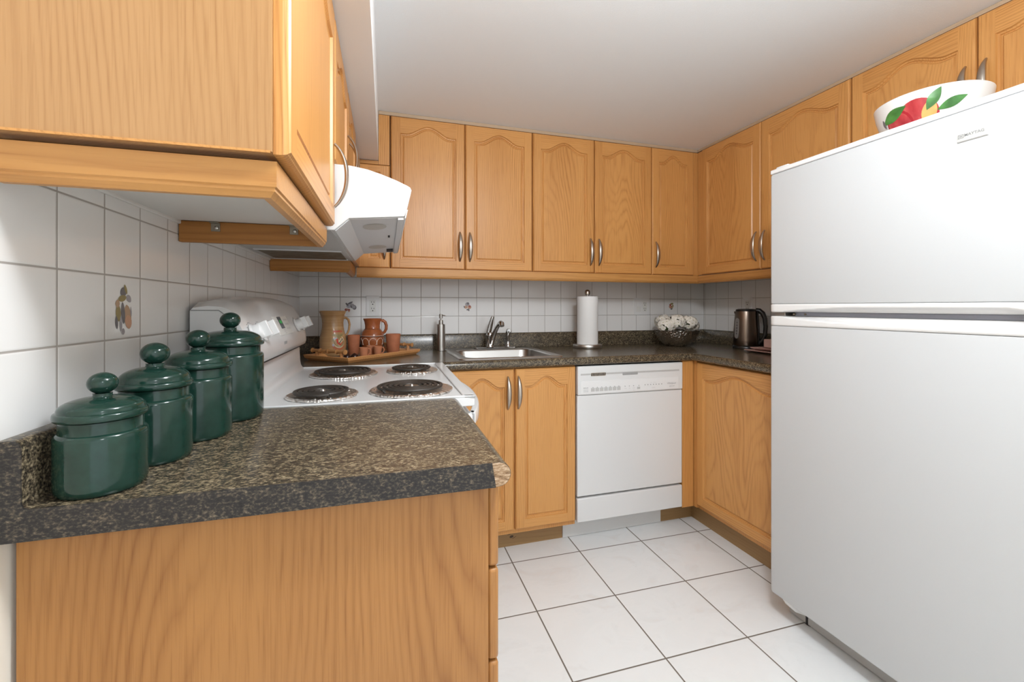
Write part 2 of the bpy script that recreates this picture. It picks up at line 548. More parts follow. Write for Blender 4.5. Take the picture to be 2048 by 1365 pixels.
# printed fruit tiles
def motif(parent, fn, kind):
    mb = MB()
    S = [SLATE_PR, MAUVE_PR, TAN_PR, PEACH_PR, MAROON_PR, OLIVE_PR, BLUE_PR]
    if kind == 'pear':
        for u, v, ru, rv, ro, sl in ((0.010, -0.012, 0.009, 0.019, 0.15, 2), (0.012, -0.020, 0.008, 0.011, 0.2, 3), (-0.012, -0.006, 0.006, 0.013, 0.1, 5),
                                     (-0.001, -0.006, 0.0045, 0.017, 0.1, 0), (-0.006, -0.022, 0.003, 0.012, 0.0, 1), (0.0, 0.026, 0.008, 0.007, 0.4, 0),
                                     (-0.003, 0.016, 0.010, 0.005, 0.2, 5), (0.013, 0.016, 0.005, 0.007, 0.7, 1), (-0.016, -0.020, 0.003, 0.010, 0.1, 0),
                                     (-0.014, 0.008, 0.005, 0.006, 0.0, 2), (0.005, 0.030, 0.003, 0.008, 0.4, 5), (-0.001, -0.034, 0.004, 0.005, 0, 1), (0.018, -0.004, 0.002, 0.008, 0.1, 1)):
            blob(mb, fn, u, v, ru, rv, ro, 12, 0.2, sl)
    elif kind == 'grey':
        for u, v, ru, rv, ro, sl in ((0.006, 0.006, 0.011, 0.011, 0, 1), (-0.006, 0.004, 0.010, 0.010, 0, 6), (0.016, -0.002, 0.009, 0.012, 0.2, 0), (0.014, 0.0, 0.007, 0.008, 0, 1),
                                     (0.0, 0.019, 0.012, 0.004, 0.5, 0), (-0.013, 0.012, 0.004, 0.009, 0.6, 0), (0.004, 0.001, 0.003, 0.008, 0.3, 0),
                                     (-0.016, -0.013, 0.007, 0.006, 0, 4), (-0.005, -0.015, 0.005, 0.006, 0, 4), (-0.005, -0.021, 0.004, 0.004, 0, 3), (-0.012, -0.010, 0.004, 0.003, 0, 3)):
            blob(mb, fn, u, v, ru, rv, ro, 12, 0.1, sl)
    elif kind == 'peach':
        for u, v, ru, rv, ro, sl in ((-0.001, 0.012, 0.010, 0.011, 0.2, 1), (0.002, 0.017, 0.006, 0.006, 0, 0), (-0.008, -0.002, 0.008, 0.008, 0, 3), (0.009, -0.002, 0.009, 0.010, 0, 3),
                                     (0.010, 0.002, 0.005, 0.006, 0, 4), (-0.015, -0.001, 0.003, 0.006, 0.3, 0), (0.002, -0.014, 0.008, 0.004, 0.3, 0), (0.006, -0.019, 0.004, 0.003, 0, 0), (-0.006, -0.001, 0.004, 0.004, 0, 2)):
            blob(mb, fn, u, v, ru, rv, ro, 12, 0.1, sl)
    else:
        for u, v, ru, rv, ro, sl in ((0.004, 0.016, 0.010, 0.006, 0.2, 5), (-0.005, -0.001, 0.009, 0.010, 0, 4), (-0.007, -0.002, 0.005, 0.006, 0, 3), (0.008, 0.000, 0.006, 0.012, -0.4, 5), (0.002, -0.014, 0.007, 0.005, 0.3, 0), (-0.006, 0.011, 0.006, 0.005, 0, 4), (0.005, -0.003, 0.002, 0.010, -0.6, 2)):
            blob(mb, fn, u, v, ru, rv, ro, 12, 0.1, sl)
    # stack the shapes a hair apart so later ones lie on top
    return mb.build('fruit_print', S, parent, smooth=False)
cnt = [0]
def stacked(f):
    def g(u, v):
        u *= 1.28; v *= 1.15
        cnt[0] += 1
        return f(u, v, 0.0006 + 0.00001 * (cnt[0] // 13))
    return g
def mk(parent, f, kind):
    cnt[0] = 0
    motif(parent, stacked(f), kind)
mk(tb, lambda u, v, e: (-0.145 + u, YB - e, 1.152 + v), 'grey')
mk(tb, lambda u, v, e: (0.504 + u, YB - e, 1.153 + v), 'peach')
mk(tb, lambda u, v, e: (1.911 + u, YB - e, 1.155 + v), 'berry')
mk(tl, lambda u, v, e: (-0.44 + e, 0.9245 + u, 1.147 + v), 'pear')

# ------------------------------------------------------------------ cabinet doors
def door(parent, name, O, U, N, w, h, arch=0.045, st=0.045, rail_t=0.036, rail_b=0.045, mats=None, panel=None):
    """O bottom-left corner of the door's back, U width direction, N outward normal"""
    O = Vector(O); U = Vector(U); N = Vector(N); Z = Vector((0, 0, 1))
    T = 0.02
    P = lambda u, v, d: O + U * u + Z * v + N * d
    mb = MB()
    ins = 0.006
    rect = lambda i, d: [P(i, i, d), P(w - i, i, d), P(w - i, h - i, d), P(i, h - i, d)]
    mb.loft([rect(0, 0), rect(0, T * 0.55), rect(0.002, T * 0.80), rect(ins * 0.6, T * 0.86), rect(ins, T)], caps=False)
    mb.f([mb.v(p) for p in rect(0, 0)])
    M = 28
    lo = h - rail_t - arch - 0.001 if arch else h - rail_t
    def aparm(t):
        a = abs(t)
        g = 0.5 * (1 + math.cos(PI * min(a / 0.80, 1.0)))
        return lo + arch * g ** 0.9
    ts = [-1 + 2 * i / M for i in range(M + 1)]
    def loop(dl, d):
        top = [P(st + dl + (w - 2 * st - 2 * dl) * (t + 1) / 2, aparm(t) - dl, d) for t in ts]
        bot = [P(st + dl + (w - 2 * st - 2 * dl) * (t + 1) / 2, rail_b + dl, d) for t in ts]
        return top, bot
    # frame front
    def quad(a, b, c, e):
        mb.f([mb.v(a), mb.v(b), mb.v(c), mb.v(e)])
    mb.slot = 0
    quad(P(ins, ins, T), P(st, ins, T), P(st, h - ins, T), P(ins, h - ins, T))
    quad(P(w - st, ins, T), P(w - ins, ins, T), P(w - ins, h - ins, T), P(w - st, h - ins, T))
    mb.slot = 1
    quad(P(st, ins, T), P(w - st, ins, T), P(w - st, rail_b, T), P(st, rail_b, T))
    top0, bot0 = loop(0, T)
    for i in range(M):
        ua = st + (w - 2 * st) * i / M; ub = st + (w - 2 * st) * (i + 1) / M
        quad(top0[i], top0[i + 1], P(ub, h - ins, T), P(ua, h - ins, T))
    # moulded step and panel
    mb.slot = 0
    prev = loop(0, T)
    for dl, d in ((0.0025, T - 0.006), (0.0075, T - 0.0065), (0.0095, T - 0.0105), (0.0130, T - 0.0105), (0.018, T - 0.005)):
        cur = loop(dl, d)
        for i in range(M):
            quad(prev[0][i], prev[0][i + 1], cur[0][i + 1], cur[0][i])
            quad(prev[1][i], prev[1][i + 1], cur[1][i + 1], cur[1][i])
        quad(prev[1][0], prev[0][0], cur[0][0], cur[1][0])
        quad(prev[1][-1], prev[0][-1], cur[0][-1], cur[1][-1])
        prev = cur
    mb.slot = 2
    for i in range(M):
        quad(prev[1][i], prev[1][i + 1], prev[0][i + 1], prev[0][i])
    hm = OAK_X if abs(U.x) > 0.5 else OAK_Y
    o = mb.build(name, mats or [OAK_Z, hm, panel or OAK_Z], parent, smooth=False)
    o['_geo'] = 1
    return o

def bow_handle(parent, O, N, U, L=0.150, depth=0.028, horizontal=False):
    """O centre on the door face"""
    O = Vector(O); N = Vector(N); U = Vector(U); Z = Vector((0, 0, 1))
    mb = MB()
    rings = []
    n = 16
    def pos(s):
        return O + Z * (s * L / 2) + N * (0.002 + depth * (1 - abs(s) ** 2.2) ** 0.85)
    for i in range(n + 1):
        s = -1 + 2 * i / n
        s = max(-0.995, min(0.995, s))
        p = pos(s)
        t = (pos(min(s + 0.05, 0.999)) - pos(max(s - 0.05, -0.999))).normalized()
        nn = U.cross(t).normalized()
        hw = 0.0034 + 0.0076 * (1 - s * s)
        ht = 0.0030 + 0.0022 * (1 - s * s)
        rings.append([p + U * (hw * math.cos(2 * PI * k / 12)) + nn * (ht * math.sin(2 * PI * k / 12)) for k in range(12)])
    mb.loft(rings)
    return mb.build('handle', NICKEL, parent)

G_DOORH = None
ZD0, ZD1 = 1.342, 2.092
# ---- back wall cabinets (faces y=2.24)
YF = 2.26
def wall_cab_back(label, x0, x1, doors, z0=ZD0, z1=ZD1, arch=0.045, panel=None):
    t = thing('wall_cabinet', label, 'cabinet', ((x0 + x1) / 2, YF, z0), FR, 'oak wall cabinets')
    box_part('body', OAK_Z, t, x0 + 0.0005, x1 - 0.0005, YF, YB - 0.002, z0 + 0.002, z1 + 0.001)
    for (a, b, hs) in doors:
        d = door(t, 'door', (a, YF - 0.0005, z0), (1, 0, 0), (0, -1, 0), b - a, z1 - z0, arch, panel=panel)
        if hs:
            hx = a + 0.022 if hs < 0 else b - 0.026
            bow_handle(d, (hx, YF - 0.0205, z0 + 0.118), (0, -1, 0), (1, 0, 0))
    return t
t = wall_cab_back('narrow low oak wall cabinet in the corner behind the range hood', -0.095, 0.0565, [(-0.092, 0.0555, 1)], z1=1.845, arch=0.0)
box_part('filler_panel', OAK_Z, t, 0.003, 0.0545, YF - 0.012, YB - 0.01, 1.8475, 2.092)
box_part('filler_strip', OAK_RAIL_X, t, -0.095, 0.002, YF - 0.016, YF + 0.01, 1.846, 1.863)
wall_cab_back('two-door oak wall cabinet above the terracotta tray and sink', 0.058, 0.797, [(0.061, 0.4275, 1), (0.431, 0.7945, -1)])
wall_cab_back('two-door oak wall cabinet above the paper towel roll', 0.798, 1.5405, [(0.800, 1.166, 1), (1.170, 1.5385, -1)], panel=OAK_CATH)
t = wall_cab_back('narrow single-door oak wall cabinet in the back right corner', 1.5415, 1.879, [(1.5435, 1.833, -1)])
box_part('corner_stile', OAK_Z, t, 1.836, 1.8785, YF - 0.012, YF - 0.0005, ZD0, ZD1, 0.001)
tag(box_part0 := MB().box(0.003, 1.869, YF - 0.010, YF + 0.03, ZD1 + 0.003, CEIL - 0.001).build('crown_strip', PALE_X, base=(0.9, YF, ZD1 + 0.003)), 'slim pale oak strip between back wall cabinets and ceiling', 'trim')

# light rail profile: (depth outwards, height)
RAIL = [(0.0, 0.046), (0.0, 0.0), (0.010, 0.0), (0.013, 0.004), (0.0165, 0.0075), (0.0165, 0.011), (0.019, 0.013), (0.0195, 0.046)]
def rail_prism(mb, fn, a, b):
    mb.prism(RAIL, fn, a, b)
# back + right light rail as two runs
mb = MB()
rings = []
zr = 1.294
ring_l = [Vector((-0.098, 2.249 - d, zr + h_)) for d, h_ in RAIL]
ring_c = [Vector((1.872 - d, 2.249 - d, zr + h_)) for d, h_ in RAIL]
mb.loft([ring_l, ring_c])
tag(mb.build('light_rail', OAK_RAIL_X, base=(0.9, 2.24, zr)), 'long oak light rail under the back wall cabinets', 'moulding', 'oak light rails')
mb = MB()
ring_c = [Vector((1.872 - d, 2.249 - d, zr + h_)) for d, h_ in RAIL]
ring_e = [Vector((1.872 - d, 1.335, zr + h_)) for d, h_ in RAIL]
mb.loft([ring_c, ring_e])
tag(mb.build('light_rail', OAK_RAIL_Y, base=(1.86, 1.8, zr)), 'oak light rail under the right wall cabinets beside fridge', 'moulding', 'oak light rails')

# ---- right wall cabinets (faces x=1.86)
XF = 1.88
def wall_cab_right(label, y0, y1, doors, z0, z1):
    t = thing('wall_cabinet', label, 'cabinet', (XF, (y0 + y1) / 2, z0), FR, 'oak wall cabinets')
    box_part('body', OAK_Z, t, XF, XR - 0.002, y0 + 0.0005, y1 - 0.0005, z0 + 0.002, z1 + 0.001)
    for (a, b, hs) in doors:
        d = door(t, 'door', (XF - 0.0005, b, z0), (0, -1, 0), (-1, 0, 0), b - a, z1 - z0, 0.045, panel=OAK_CATH)
        hy = a + 0.024 if hs < 0 else b - 0.024
        bow_handle(d, (XF - 0.0205, hy, z0 + 0.118), (-1, 0, 0), (0, -1, 0))
    return t
t = wall_cab_right('two-door oak wall cabinet on right wall above the kettle', 1.332, 2.245, [(1.778, 2.206, -1), (1.336, 1.774, 1)], ZD0 + 0.003, ZD1 + 0.003)
box_part('corner_stile', OAK_Z, t, XF - 0.012, XF - 0.0005, 2.208, 2.2445, ZD0 + 0.003, ZD1, 0.001)
wall_cab_right('two-door oak wall cabinet above the white refrigerator', 0.535, 1.331, [(0.935, 1.329, -1), (0.538, 0.931, 1)], 1.752, ZD1 + 0.003)
tag(MB().box(XF - 0.010, XF + 0.03, 0.54, 2.2495, ZD1 + 0.006, CEIL - 0.001).build('crown_strip', PALE_Y, base=(XF, 1.4, ZD1 + 0.006)), 'slim oak strip between right wall cabinets and ceiling', 'trim')

# ---- left wall cabinets (L frame, faces x=-0.12)
XLF = -0.14
def wall_cab_left(label, y0, y1, doors, z0, z1, side=None):
    t = thing('wall_cabinet', label, 'cabinet', (XLF, (y0 + y1) / 2, z0), FL, 'oak wall cabinets')
    box_part('body', side or OAK_Z, t, -0.438, XLF, y0, y1, z0 + 0.002, z1)
    for (a, b, hs) in doors:
        d = door(t, 'door', (XLF + 0.0005, a, z0), (0, 1, 0), (1, 0, 0), b - a, z1 - z0, 0.045)
        if hs:
            hy = a + 0.034 if hs < 0 else b - 0.034
            bow_handle(d, (XLF + 0.0205, hy, z0 + 0.115), (1, 0, 0), (0, 1, 0))
    return t
t = wall_cab_left('large oak wall cabinet above the green canisters', 0.626, 1.155, [(0.630, 1.152, 1)], 1.347, 1.864, OAK_SIDE)
box_part('edge_strip', OAK_Y, t, -0.430, -0.142, 0.6245, 0.626, 1.347, 1.350)
box_part('underside_panel', MELAMINE, t, -0.436, -0.16, 0.665, 1.118, 1.340, 1.348)
wall_cab_left('short oak wall cabinet above the range hood', 1.157, 1.919, [(1.160, 1.5365, 1), (1.5405, 1.916, -1)], 1.510, 1.864)
t = wall_cab_left('oak corner wall cabinet past the range hood', 1.9205, 2.252, [], 1.345, 1.864)
box_part('corner_stile', OAK_Z, t, XLF, -0.123, 1.922, 2.251, 1.345, 1.845)
# near light rail wraps the front and the near end
mb = MB()
mb.loft([[Vector((-0.43, 0.660 - d, zr + 0.001 + h_)) for d, h_ in RAIL],
         [Vector((-0.157 + d, 0.660 - d, zr + 0.001 + h_)) for d, h_ in RAIL],
         [Vector((-0.157 + d, 1.150, zr + 0.001 + h_)) for d, h_ in RAIL]])
o = mb.build('light_rail', OAK_RAIL_X, frame=FL, base=(-0.3, 0.65, zr))
tag(o, 'oak light rail wrapping the large cabinet above green canisters', 'moulding', 'oak light rails')
t = thing('return_board', 'stained oak board with metal brackets under large cabinet beside range hood', 'board', (-0.3, 1.14, zr), FL)
box_part('board', OAK_STAIN, t, -0.4385, -0.158, 1.134, 1.1495, zr + 0.001, 1.3415, 0.001)
for bx in (-0.367, -0.207):
    mb = MB()
    mb.box(bx - 0.009, bx + 0.009, 1.1315, 1.1338, 1.320, 1.3395)
    mb.box(bx - 0.009, bx + 0.009, 1.118, 1.1338, 1.3375, 1.3397)
    b = mb.build('bracket', BRACKET, t, bevel=0.0006)
    MB().ball((bx + 0.002, 1.1305, 1.328), 0.0045, 0.002, 0.0045, 12, 8).build('screw', STEEL, b)
mb = MB()
mb.loft([[Vector((-0.438, 1.922 + 0.020 - d, zr + h_)) for d, h_ in RAIL],
         [Vector((-0.160 + d, 1.922 + 0.020 - d, zr + h_)) for d, h_ in RAIL],
         [Vector((-0.160 + d, 2.245, zr + h_)) for d, h_ in RAIL]])
tag(mb.build('light_rail', OAK_STAIN, frame=FL, base=(-0.3, 1.93, zr)), 'short oak light rail under the corner cabinet past the hood', 'moulding', 'oak light rails')

# ------------------------------------------------------------------ range hood (L frame)
HY0, HY1 = 1.168, 1.914
t = thing('range_hood', 'white curved range hood over the stove', 'range hood', (-0.2, 1.54, 1.34), FL)
prof = [(-0.432, 1.505), (-0.126, 1.505), (-0.085, 1.504), (-0.045, 1.498), (-0.010, 1.488), (0.025, 1.476), (0.053, 1.464), (0.060, 1.460), (0.0635, 1.453), (0.062, 1.445), (0.051, 1.399),
        (0.046, 1.384), (-0.088, 1.372), (-0.122, 1.341), (-0.432, 1.343)]
inner = [(-0.425, 1.50), (-0.126, 1.50), (0.045, 1.458), (0.040, 1.398), (-0.086, 1.386), (-0.124, 1.352), (-0.425, 1.352)]
mb = MB()
mb.prism(prof, lambda p, q, s: Vector((p, s, q)), HY0, HY1)
mb.build('shell', WHITE, t, bevel=0.002, angle=30)
mb = MB()
mb.prism([(0.046, 1.3835), (-0.087, 1.3715), (-0.0875, 1.370), (0.030, 1.3805), (0.0295, 1.3755), (0.045, 1.3765)], lambda p, q, s: Vector((p, s, q)), HY0 + 0.006, HY1 - 0.006)
mb.prism([(-0.0885, 1.3712), (-0.1215, 1.3408), (-0.1205, 1.3395), (-0.0875, 1.370)], lambda p, q, s: Vector((p, s, q)), HY0 + 0.006, HY1 - 0.006)
mb.build('underside', HOODGREY, t)
mb = MB()
mb.prism([(0.051, 1.401), (0.0545, 1.402), (0.0495, 1.379), (0.0455, 1.379)], lambda p, q, s: Vector((p, s, q)), HY0 - 0.001, HY1 + 0.001)
mb.build('front_lip', WHITE, t, bevel=0.0012)
def lens_fn(u, v):
    return (u, v, 1.3695 + (u + 0.087) * 0.0895)
for yc in (1.29, 1.72):
    mb = MB()
    blob(mb, lens_fn, -0.030, yc, 0.032, 0.050, 0, 28)
    mb.build('light_lens', LENS_M, t)
MB().box(0.006, 0.012, 1.455, 1.475, 1.3745, 1.380).build('switch_slot', DARK, t)
MB().box(0.002, 0.026, 1.79, 1.85, 1.374, 1.3815).build('switch_slot', DARK, t)
mb = MB()
mb.box(-0.428, -0.130, HY0 + 0.004, HY1 - 0.004, 1.3395, 1.3425)
mb.build('bottom_plate', GREY_PL, t)
mb = MB()
mb.box(-0.405, -0.150, 1.60, 1.86, 1.3375, 1.3393)
fl = mb.build('grease_filter', FILTER, t)
for a in ((-0.41, -0.145, 1.588, 1.600), (-0.41, -0.145, 1.860, 1.872)):
    MB().box(a[0], a[1], a[2], a[3], 1.3360, 1.3392).build('filter_frame', HOODGREY, fl)

# ------------------------------------------------------------------ peninsula cabinet + worktop (L frame)
t = thing('base_cabinet', 'oak drawer cabinet with plain end panel under the green canisters', 'cabinet', (-0.14, 0.92, 0), FL, 'oak base cabinets')
box_part('body', OAK_Z, t, -0.44, 0.158, 0.710, 1.160, 0.10, 0.870)
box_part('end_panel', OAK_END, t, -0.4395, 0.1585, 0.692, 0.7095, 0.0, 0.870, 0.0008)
box_part('toe_kick', OAK_DARK_Y, t, 0.06, 0.08, 0.71, 1.158, 0.0, 0.0995)
for z0, z1 in ((0.7295, 0.866), (0.5785, 0.7255), (0.4275, 0.5745), (0.122, 0.4235)):
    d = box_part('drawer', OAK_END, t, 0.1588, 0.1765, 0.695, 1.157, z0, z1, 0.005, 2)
    bow_handle(d, (0.177, 0.93, (z0 + z1) / 2), (1, 0, 0), (0, 1, 0), 0.10)

def worktop_profile(xb, xf, top, bot, splash_h, splash_t):
    r = (top - bot) / 2
    pts = [(xb, bot), (xf - r, bot)]
    for i in range(1, 12):
        a = -PI / 2 + PI * i / 12
        pts.append((xf - r + r * math.cos(a), top - r + r * math.sin(a)))
    pts.append((xf - r, top))
    pts.append((xb + splash_t + 0.008, top)); pts.append((xb + splash_t + 0.002, top + 0.002)); pts.append((xb + splash_t, top + 0.008))
    pts.append((xb + splash_t, splash_h - 0.010)); pts.append((xb + splash_t - 0.003, splash_h - 0.003)); pts.append((xb + splash_t - 0.010, splash_h))
    pts.append((xb, splash_h))
    return pts
t = thing('worktop', 'speckled brown laminate worktop with upstand holding the green canisters', 'worktop', (-0.14, 0.9, 0.872), FL)
PR = worktop_profile(-0.4385, 0.1875, 0.910, 0.872, 0.992, 0.0235)
MB().prism(PR, lambda p, q, s: Vector((p, s, q)), 0.6625, 1.1645) if False else None
mb = MB(); mb.prism(PR, lambda p, q, s: Vector((p, s, q)), 0.6625, 1.1645); mb.build('slab', LAMINATE, t, angle=50)
cap = [(-0.4385, 0.872), (0.163, 0.872), (0.157, 0.910)] + [p for p in PR if p[1] > 0.9099 and p[0] < 0.1]
mb = MB(); mb.prism(cap, lambda p, q, s: Vector((p, s, q)), 0.6600, 0.6624); mb.build('end_strip', LAMINATE_DARK, t, angle=50)
core = [(0.1635, 0.8725)] + [(p * 1 - 0.0008, 0.891 + (q - 0.891) * 0.97) for p, q in PR if p > 0.167] + [(0.1575, 0.9093)]
mb = MB(); mb.prism(core, lambda p, q, s: Vector((p, s, q)), 0.6618, 0.6624); mb.build('bare_core', CHIP, t)

# ------------------------------------------------------------------ canisters (L frame)
def canister(label, x, y, r, zbrim, zknob, rot=0):
    z = 0.9105
    t = thing('canister', label, 'canister', (x, y, z), FL, 'green ceramic canisters')
    hb = zbrim - z                     # underside of the lid brim
    sh = hb - 0.016
    mb = MB()
    mb.lathe([(0, 0.002), (r * 0.90, 0.002), (r * 0.92, 0.0), (r * 0.965, 0.002), (r * 0.992, 0.008), (r, 0.016), (r, sh * 0.3), (r, sh * 0.6), (r, sh - 0.006), (r * 0.992, sh - 0.002), (r * 0.95, sh + 0.001),
              (r * 0.905, sh + 0.002), (r * 0.90, sh + 0.004), (r * 0.90, hb + 0.001), (r * 0.83, hb + 0.001), (r * 0.83, hb - 0.02), (0, hb - 0.02)], (x, y, z), 64)
    mb.build('jar', GREEN, t)
    kh = zknob - zbrim
    d = kh * 0.46                       # dome height
    kr = kh * 0.255
    mb = MB()
    z0_ = hb + 0.0135
    dome = [(kr * 0.66 + (r * 0.935 - kr * 0.66) * math.cos(PI / 2 * i / 14), z0_ + (d * 1.02 - 0.0135) * math.sin(PI / 2 * i / 14) ** 0.92) for i in range(14)]
    mb.lathe([(0, hb + 0.0015), (r * 0.88, hb + 0.0015), (r * 0.98, hb + 0.0025), (r * 1.005, hb + 0.004), (r * 1.015, hb + 0.0065), (r * 1.01, hb + 0.0095), (r * 0.995, hb + 0.0115), (r * 0.96, hb + 0.0125), (r * 0.94, hb + 0.0128)]
             + dome + [(kr * 0.68, hb + d * 1.05), (kr * 0.64, hb + d * 1.12), (kr * 0.66, hb + d * 1.2), (0, hb + d * 1.2)], (x, y, z), 72)
    lid = mb.build('lid', GREEN, t)
    mb = MB()
    zc = zknob - z - kr * 0.92
    mb.ball((x, y, z + zc), kr * 1.05, kr * 1.05, kr * 0.92, 32, 18)
    mb.build('knob', GREEN, lid)
    return t
canister('smallest green canister, at the near end of the row', -0.3645, 0.7180, 0.0480, 1.002, 1.063)
canister('second smallest green canister, next to the smallest one', -0.3520, 0.828, 0.0492, 1.022, 1.094)
canister('second largest green canister, next to the largest one', -0.337, 0.952, 0.0540, 1.036, 1.108)
canister('largest green canister, beside the white stove', -0.3265, 1.0935, 0.0640, 1.065, 1.139)

# ------------------------------------------------------------------ stove (L frame)
SY0, SY1 = 1.1685, 1.9080
t = thing('stove', 'white electric coil stove with raised control panel', 'stove', (-0.1, 1.54, 0), FL)
mb = MB()
mb.box(-0.43, 0.200, SY0 + 0.004, SY1 - 0.004, 0.03, 0.884)
mb.build('body', WHITE, t, bevel=0.003)
mb = MB()
mb.box(0.2005, 0.226, SY0 + 0.006, SY1 - 0.006, 0.27, 0.862)
od = mb.build('oven_door', WHITE, t, bevel=0.006)
mb = MB(); mb.box(0.2005, 0.224, SY0 + 0.006, SY1 - 0.006, 0.06, 0.262); mb.build('storage_drawer', WHITE, t, bevel=0.006)
# bowed bar handle
mb = MB()
rings = []
for i in range(25):
    s = -1 + 2 * i / 24
    y = 1.542 + 0.352 * s
    xo = 0.236 + 0.058 * (1 - s * s) ** 0.9
    xi = xo - 0.020
    zt, zb = 0.862, 0.826
    rings.append([Vector((xi, y, zb)), Vector((xo - 0.004, y, zb)), Vector((xo, y, zb + 0.006)), Vector((xo, y, zt - 0.006)), Vector((xo - 0.004, y, zt)), Vector((xi, y, zt))])
mb.loft(rings)
for yy in (1.542 - 0.34, 1.542 + 0.34):
    mb.box(0.224, 0.236, yy - 0.012, yy + 0.012, 0.826, 0.862)
mb.build('door_handle', WHITE, od, bevel=0.002)
# cooktop with raised rim and rolled front
mb = MB()
mb.box(-0.43, 0.230, SY0, SY1, 0.884, 0.908)
mb.box(-0.315, 0.230, SY0, SY0 + 0.014, 0.9075, 0.9135)
mb.box(-0.315, 0.230, SY1 - 0.014, SY1, 0.9075, 0.9135)
mb.box(0.200, 0.230, SY0, SY1, 0.9075, 0.9135)
mb.build('cooktop', WHITE, t, bevel=0.004, seg=3)
# riser behind the burners with a coved foot
mb = MB()
cove = [(-0.43, 0.906), (-0.300, 0.906), (-0.310, 0.909), (-0.318, 0.915), (-0.323, 0.924), (-0.326, 0.94), (-0.330, 1.03), (-0.335, 1.038), (-0.43, 1.038)]
mb.prism(cove, lambda p, q, s: Vector((p, s, q)), SY0 + 0.001, SY1 - 0.001)
rz = mb.build('riser', WHITE, t, bevel=0.002, angle=50)
# control panel, crowned along its length
mb = MB()
rings = []
N = 24
for i in range(N + 1):
    s = -1 + 2 * i / N
    y = 1.542 + 0.3735 * s
    e = max(0.0, abs(s) - 0.90) / 0.10
    crown = 0.020 * (1 - s * s) - 0.010 * e * e
    inx = 0.006 * e * e
    prof = [(-0.430, 1.000), (-0.430, 1.152 + crown), (-0.424, 1.159 + crown), (-0.395, 1.163 + crown), (-0.368, 1.161 + crown), (-0.352, 1.154 + crown * 0.9), (-0.342, 1.143 + crown * 0.7),
            (-0.322 - inx, 1.105), (-0.306 - inx, 1.070), (-0.301 - inx, 1.045), (-0.300 - inx, 1.022), (-0.304 - inx, 1.010), (-0.316, 1.003), (-0.332, 1.000)]
    rings.append([Vector((p, y, q)) for p, q in prof])
mb.loft(rings)
cp = mb.build('control_panel', WHITE, t, angle=50)
mb = MB()
mb.box(-0.43, -0.322, SY0 + 0.004, SY1 - 0.004, 0.9965, 1.001)
mb.build('panel_gap', DARK, t)
# seam line on the panel's end cap
mb = MB()
mb.tube([(-0.428, SY0 - 0.0004, 1.143), (-0.372, SY0 - 0.0004, 1.143), (-0.345, SY0 - 0.0004, 1.120)], 0.0012, 6)
mb.build('end_seam', MIDGREY, cp)
FN = Vector((0.908, 0, 0.419)).normalized()    # normal of the sloping face
FT_ = Vector((-0.419, 0, 0.908)).normalized()   # up the face
def face_pt(y, k, e=0.0005):
    """point on the sloping face, k metres up from its lower edge"""
    return Vector((-0.306, y, 1.070)) + FT_ * k + FN * e
for yk in (1.215, 1.290, 1.752, 1.838):
    mb = MB()
    c = face_pt(yk, 0.016)
    mb.tube([c, c + FN * 0.004, c + FN * 0.005, c + FN * 0.020, c + FN * 0.023], [0.0255, 0.0255, 0.021, 0.0185, 0.016], 28)
    mb.obox(c + FN * 0.027, Vector((0, 1, 0)), FT_, FN, 0.0065, 0.0195, 0.012)
    kb = mb.build('control_knob', WHITE_PL, cp, bevel=0.0015, angle=35)
for yk in (1.215, 1.290, 1.752, 1.838):
    mb = MB()
    for a in range(14):
        an = -PI * 0.75 + PI * 1.5 * a / 13
        c = face_pt(yk + 0.030 * math.sin(an), 0.016 + 0.030 * math.cos(an), 0.001)
        mb.obox(c, Vector((0, 1, 0)), FT_, FN, 0.0012, 0.0012, 0.0004)
    mb.build('dial_marks', MIDGREY, cp)
mb = MB(); mb.obox(face_pt(1.555, 0.030, 0.0006), Vector((0, 1, 0)), FT_, FN, 0.094, 0.036, 0.0006); kp = mb.build('keypad', OFFWHITE, cp)
mb = MB(); mb.obox(face_pt(1.538, 0.034, 0.0016), Vector((0, 1, 0)), FT_, FN, 0.021, 0.020, 0.0006); dsp = mb.build('clock_display', plain('display_glass', (0.03, 0.03, 0.045), 0.15), cp)
mb = MB(); mb2 = None
text_bm(mb, '8:40', 0.016, lambda u, v: face_pt(1.538 + u, 0.036 + v, 0.0025))
mb.build('clock_digits', LED, dsp)
mb = MB()
for i in range(4):
    for j in range(3):
        mb.obox(face_pt(1.590 + 0.013 * i, 0.012 + 0.015 * j, 0.0014), Vector((0, 1, 0)), FT_, FN, 0.0042, 0.0030, 0.0003)
mb.build('keypad_marks', GREYPRINT, kp)
mb = MB()
for i in range(4):
    mb.obox(face_pt(1.472 + 0.013 * i, 0.038, 0.0014), Vector((0, 1, 0)), FT_, FN, 0.0040, 0.0028, 0.0003)
mb.build('keypad_marks', GREYPRINT, kp)
mb = MB(); mb.obox(face_pt(1.494, 0.056, 0.0014), Vector((0, 1, 0)), FT_, FN, 0.026, 0.0012, 0.0003)
mb.build('printed_line', GREYPRINT, kp)
mb = MB()
for j in range(3):
    mb.obox(face_pt(1.545, -0.002 + 0.006 * j, 0.0014), Vector((0, 1, 0)), FT_, FN, 0.012, 0.0012, 0.0003)
mb.build('printed_lines', GREYPRINT, kp)
mb = MB()
for i in range(4):
    mb.obox(Vector((-0.3003, 1.502 + 0.0105 * i, 1.040)), Vector((0, 1, 0)), Vector((0, 0, 1)), Vector((1, 0, 0)), 0.0035, 0.0045, 0.0003)
mb.build('name_badge', MIDGREY, cp)
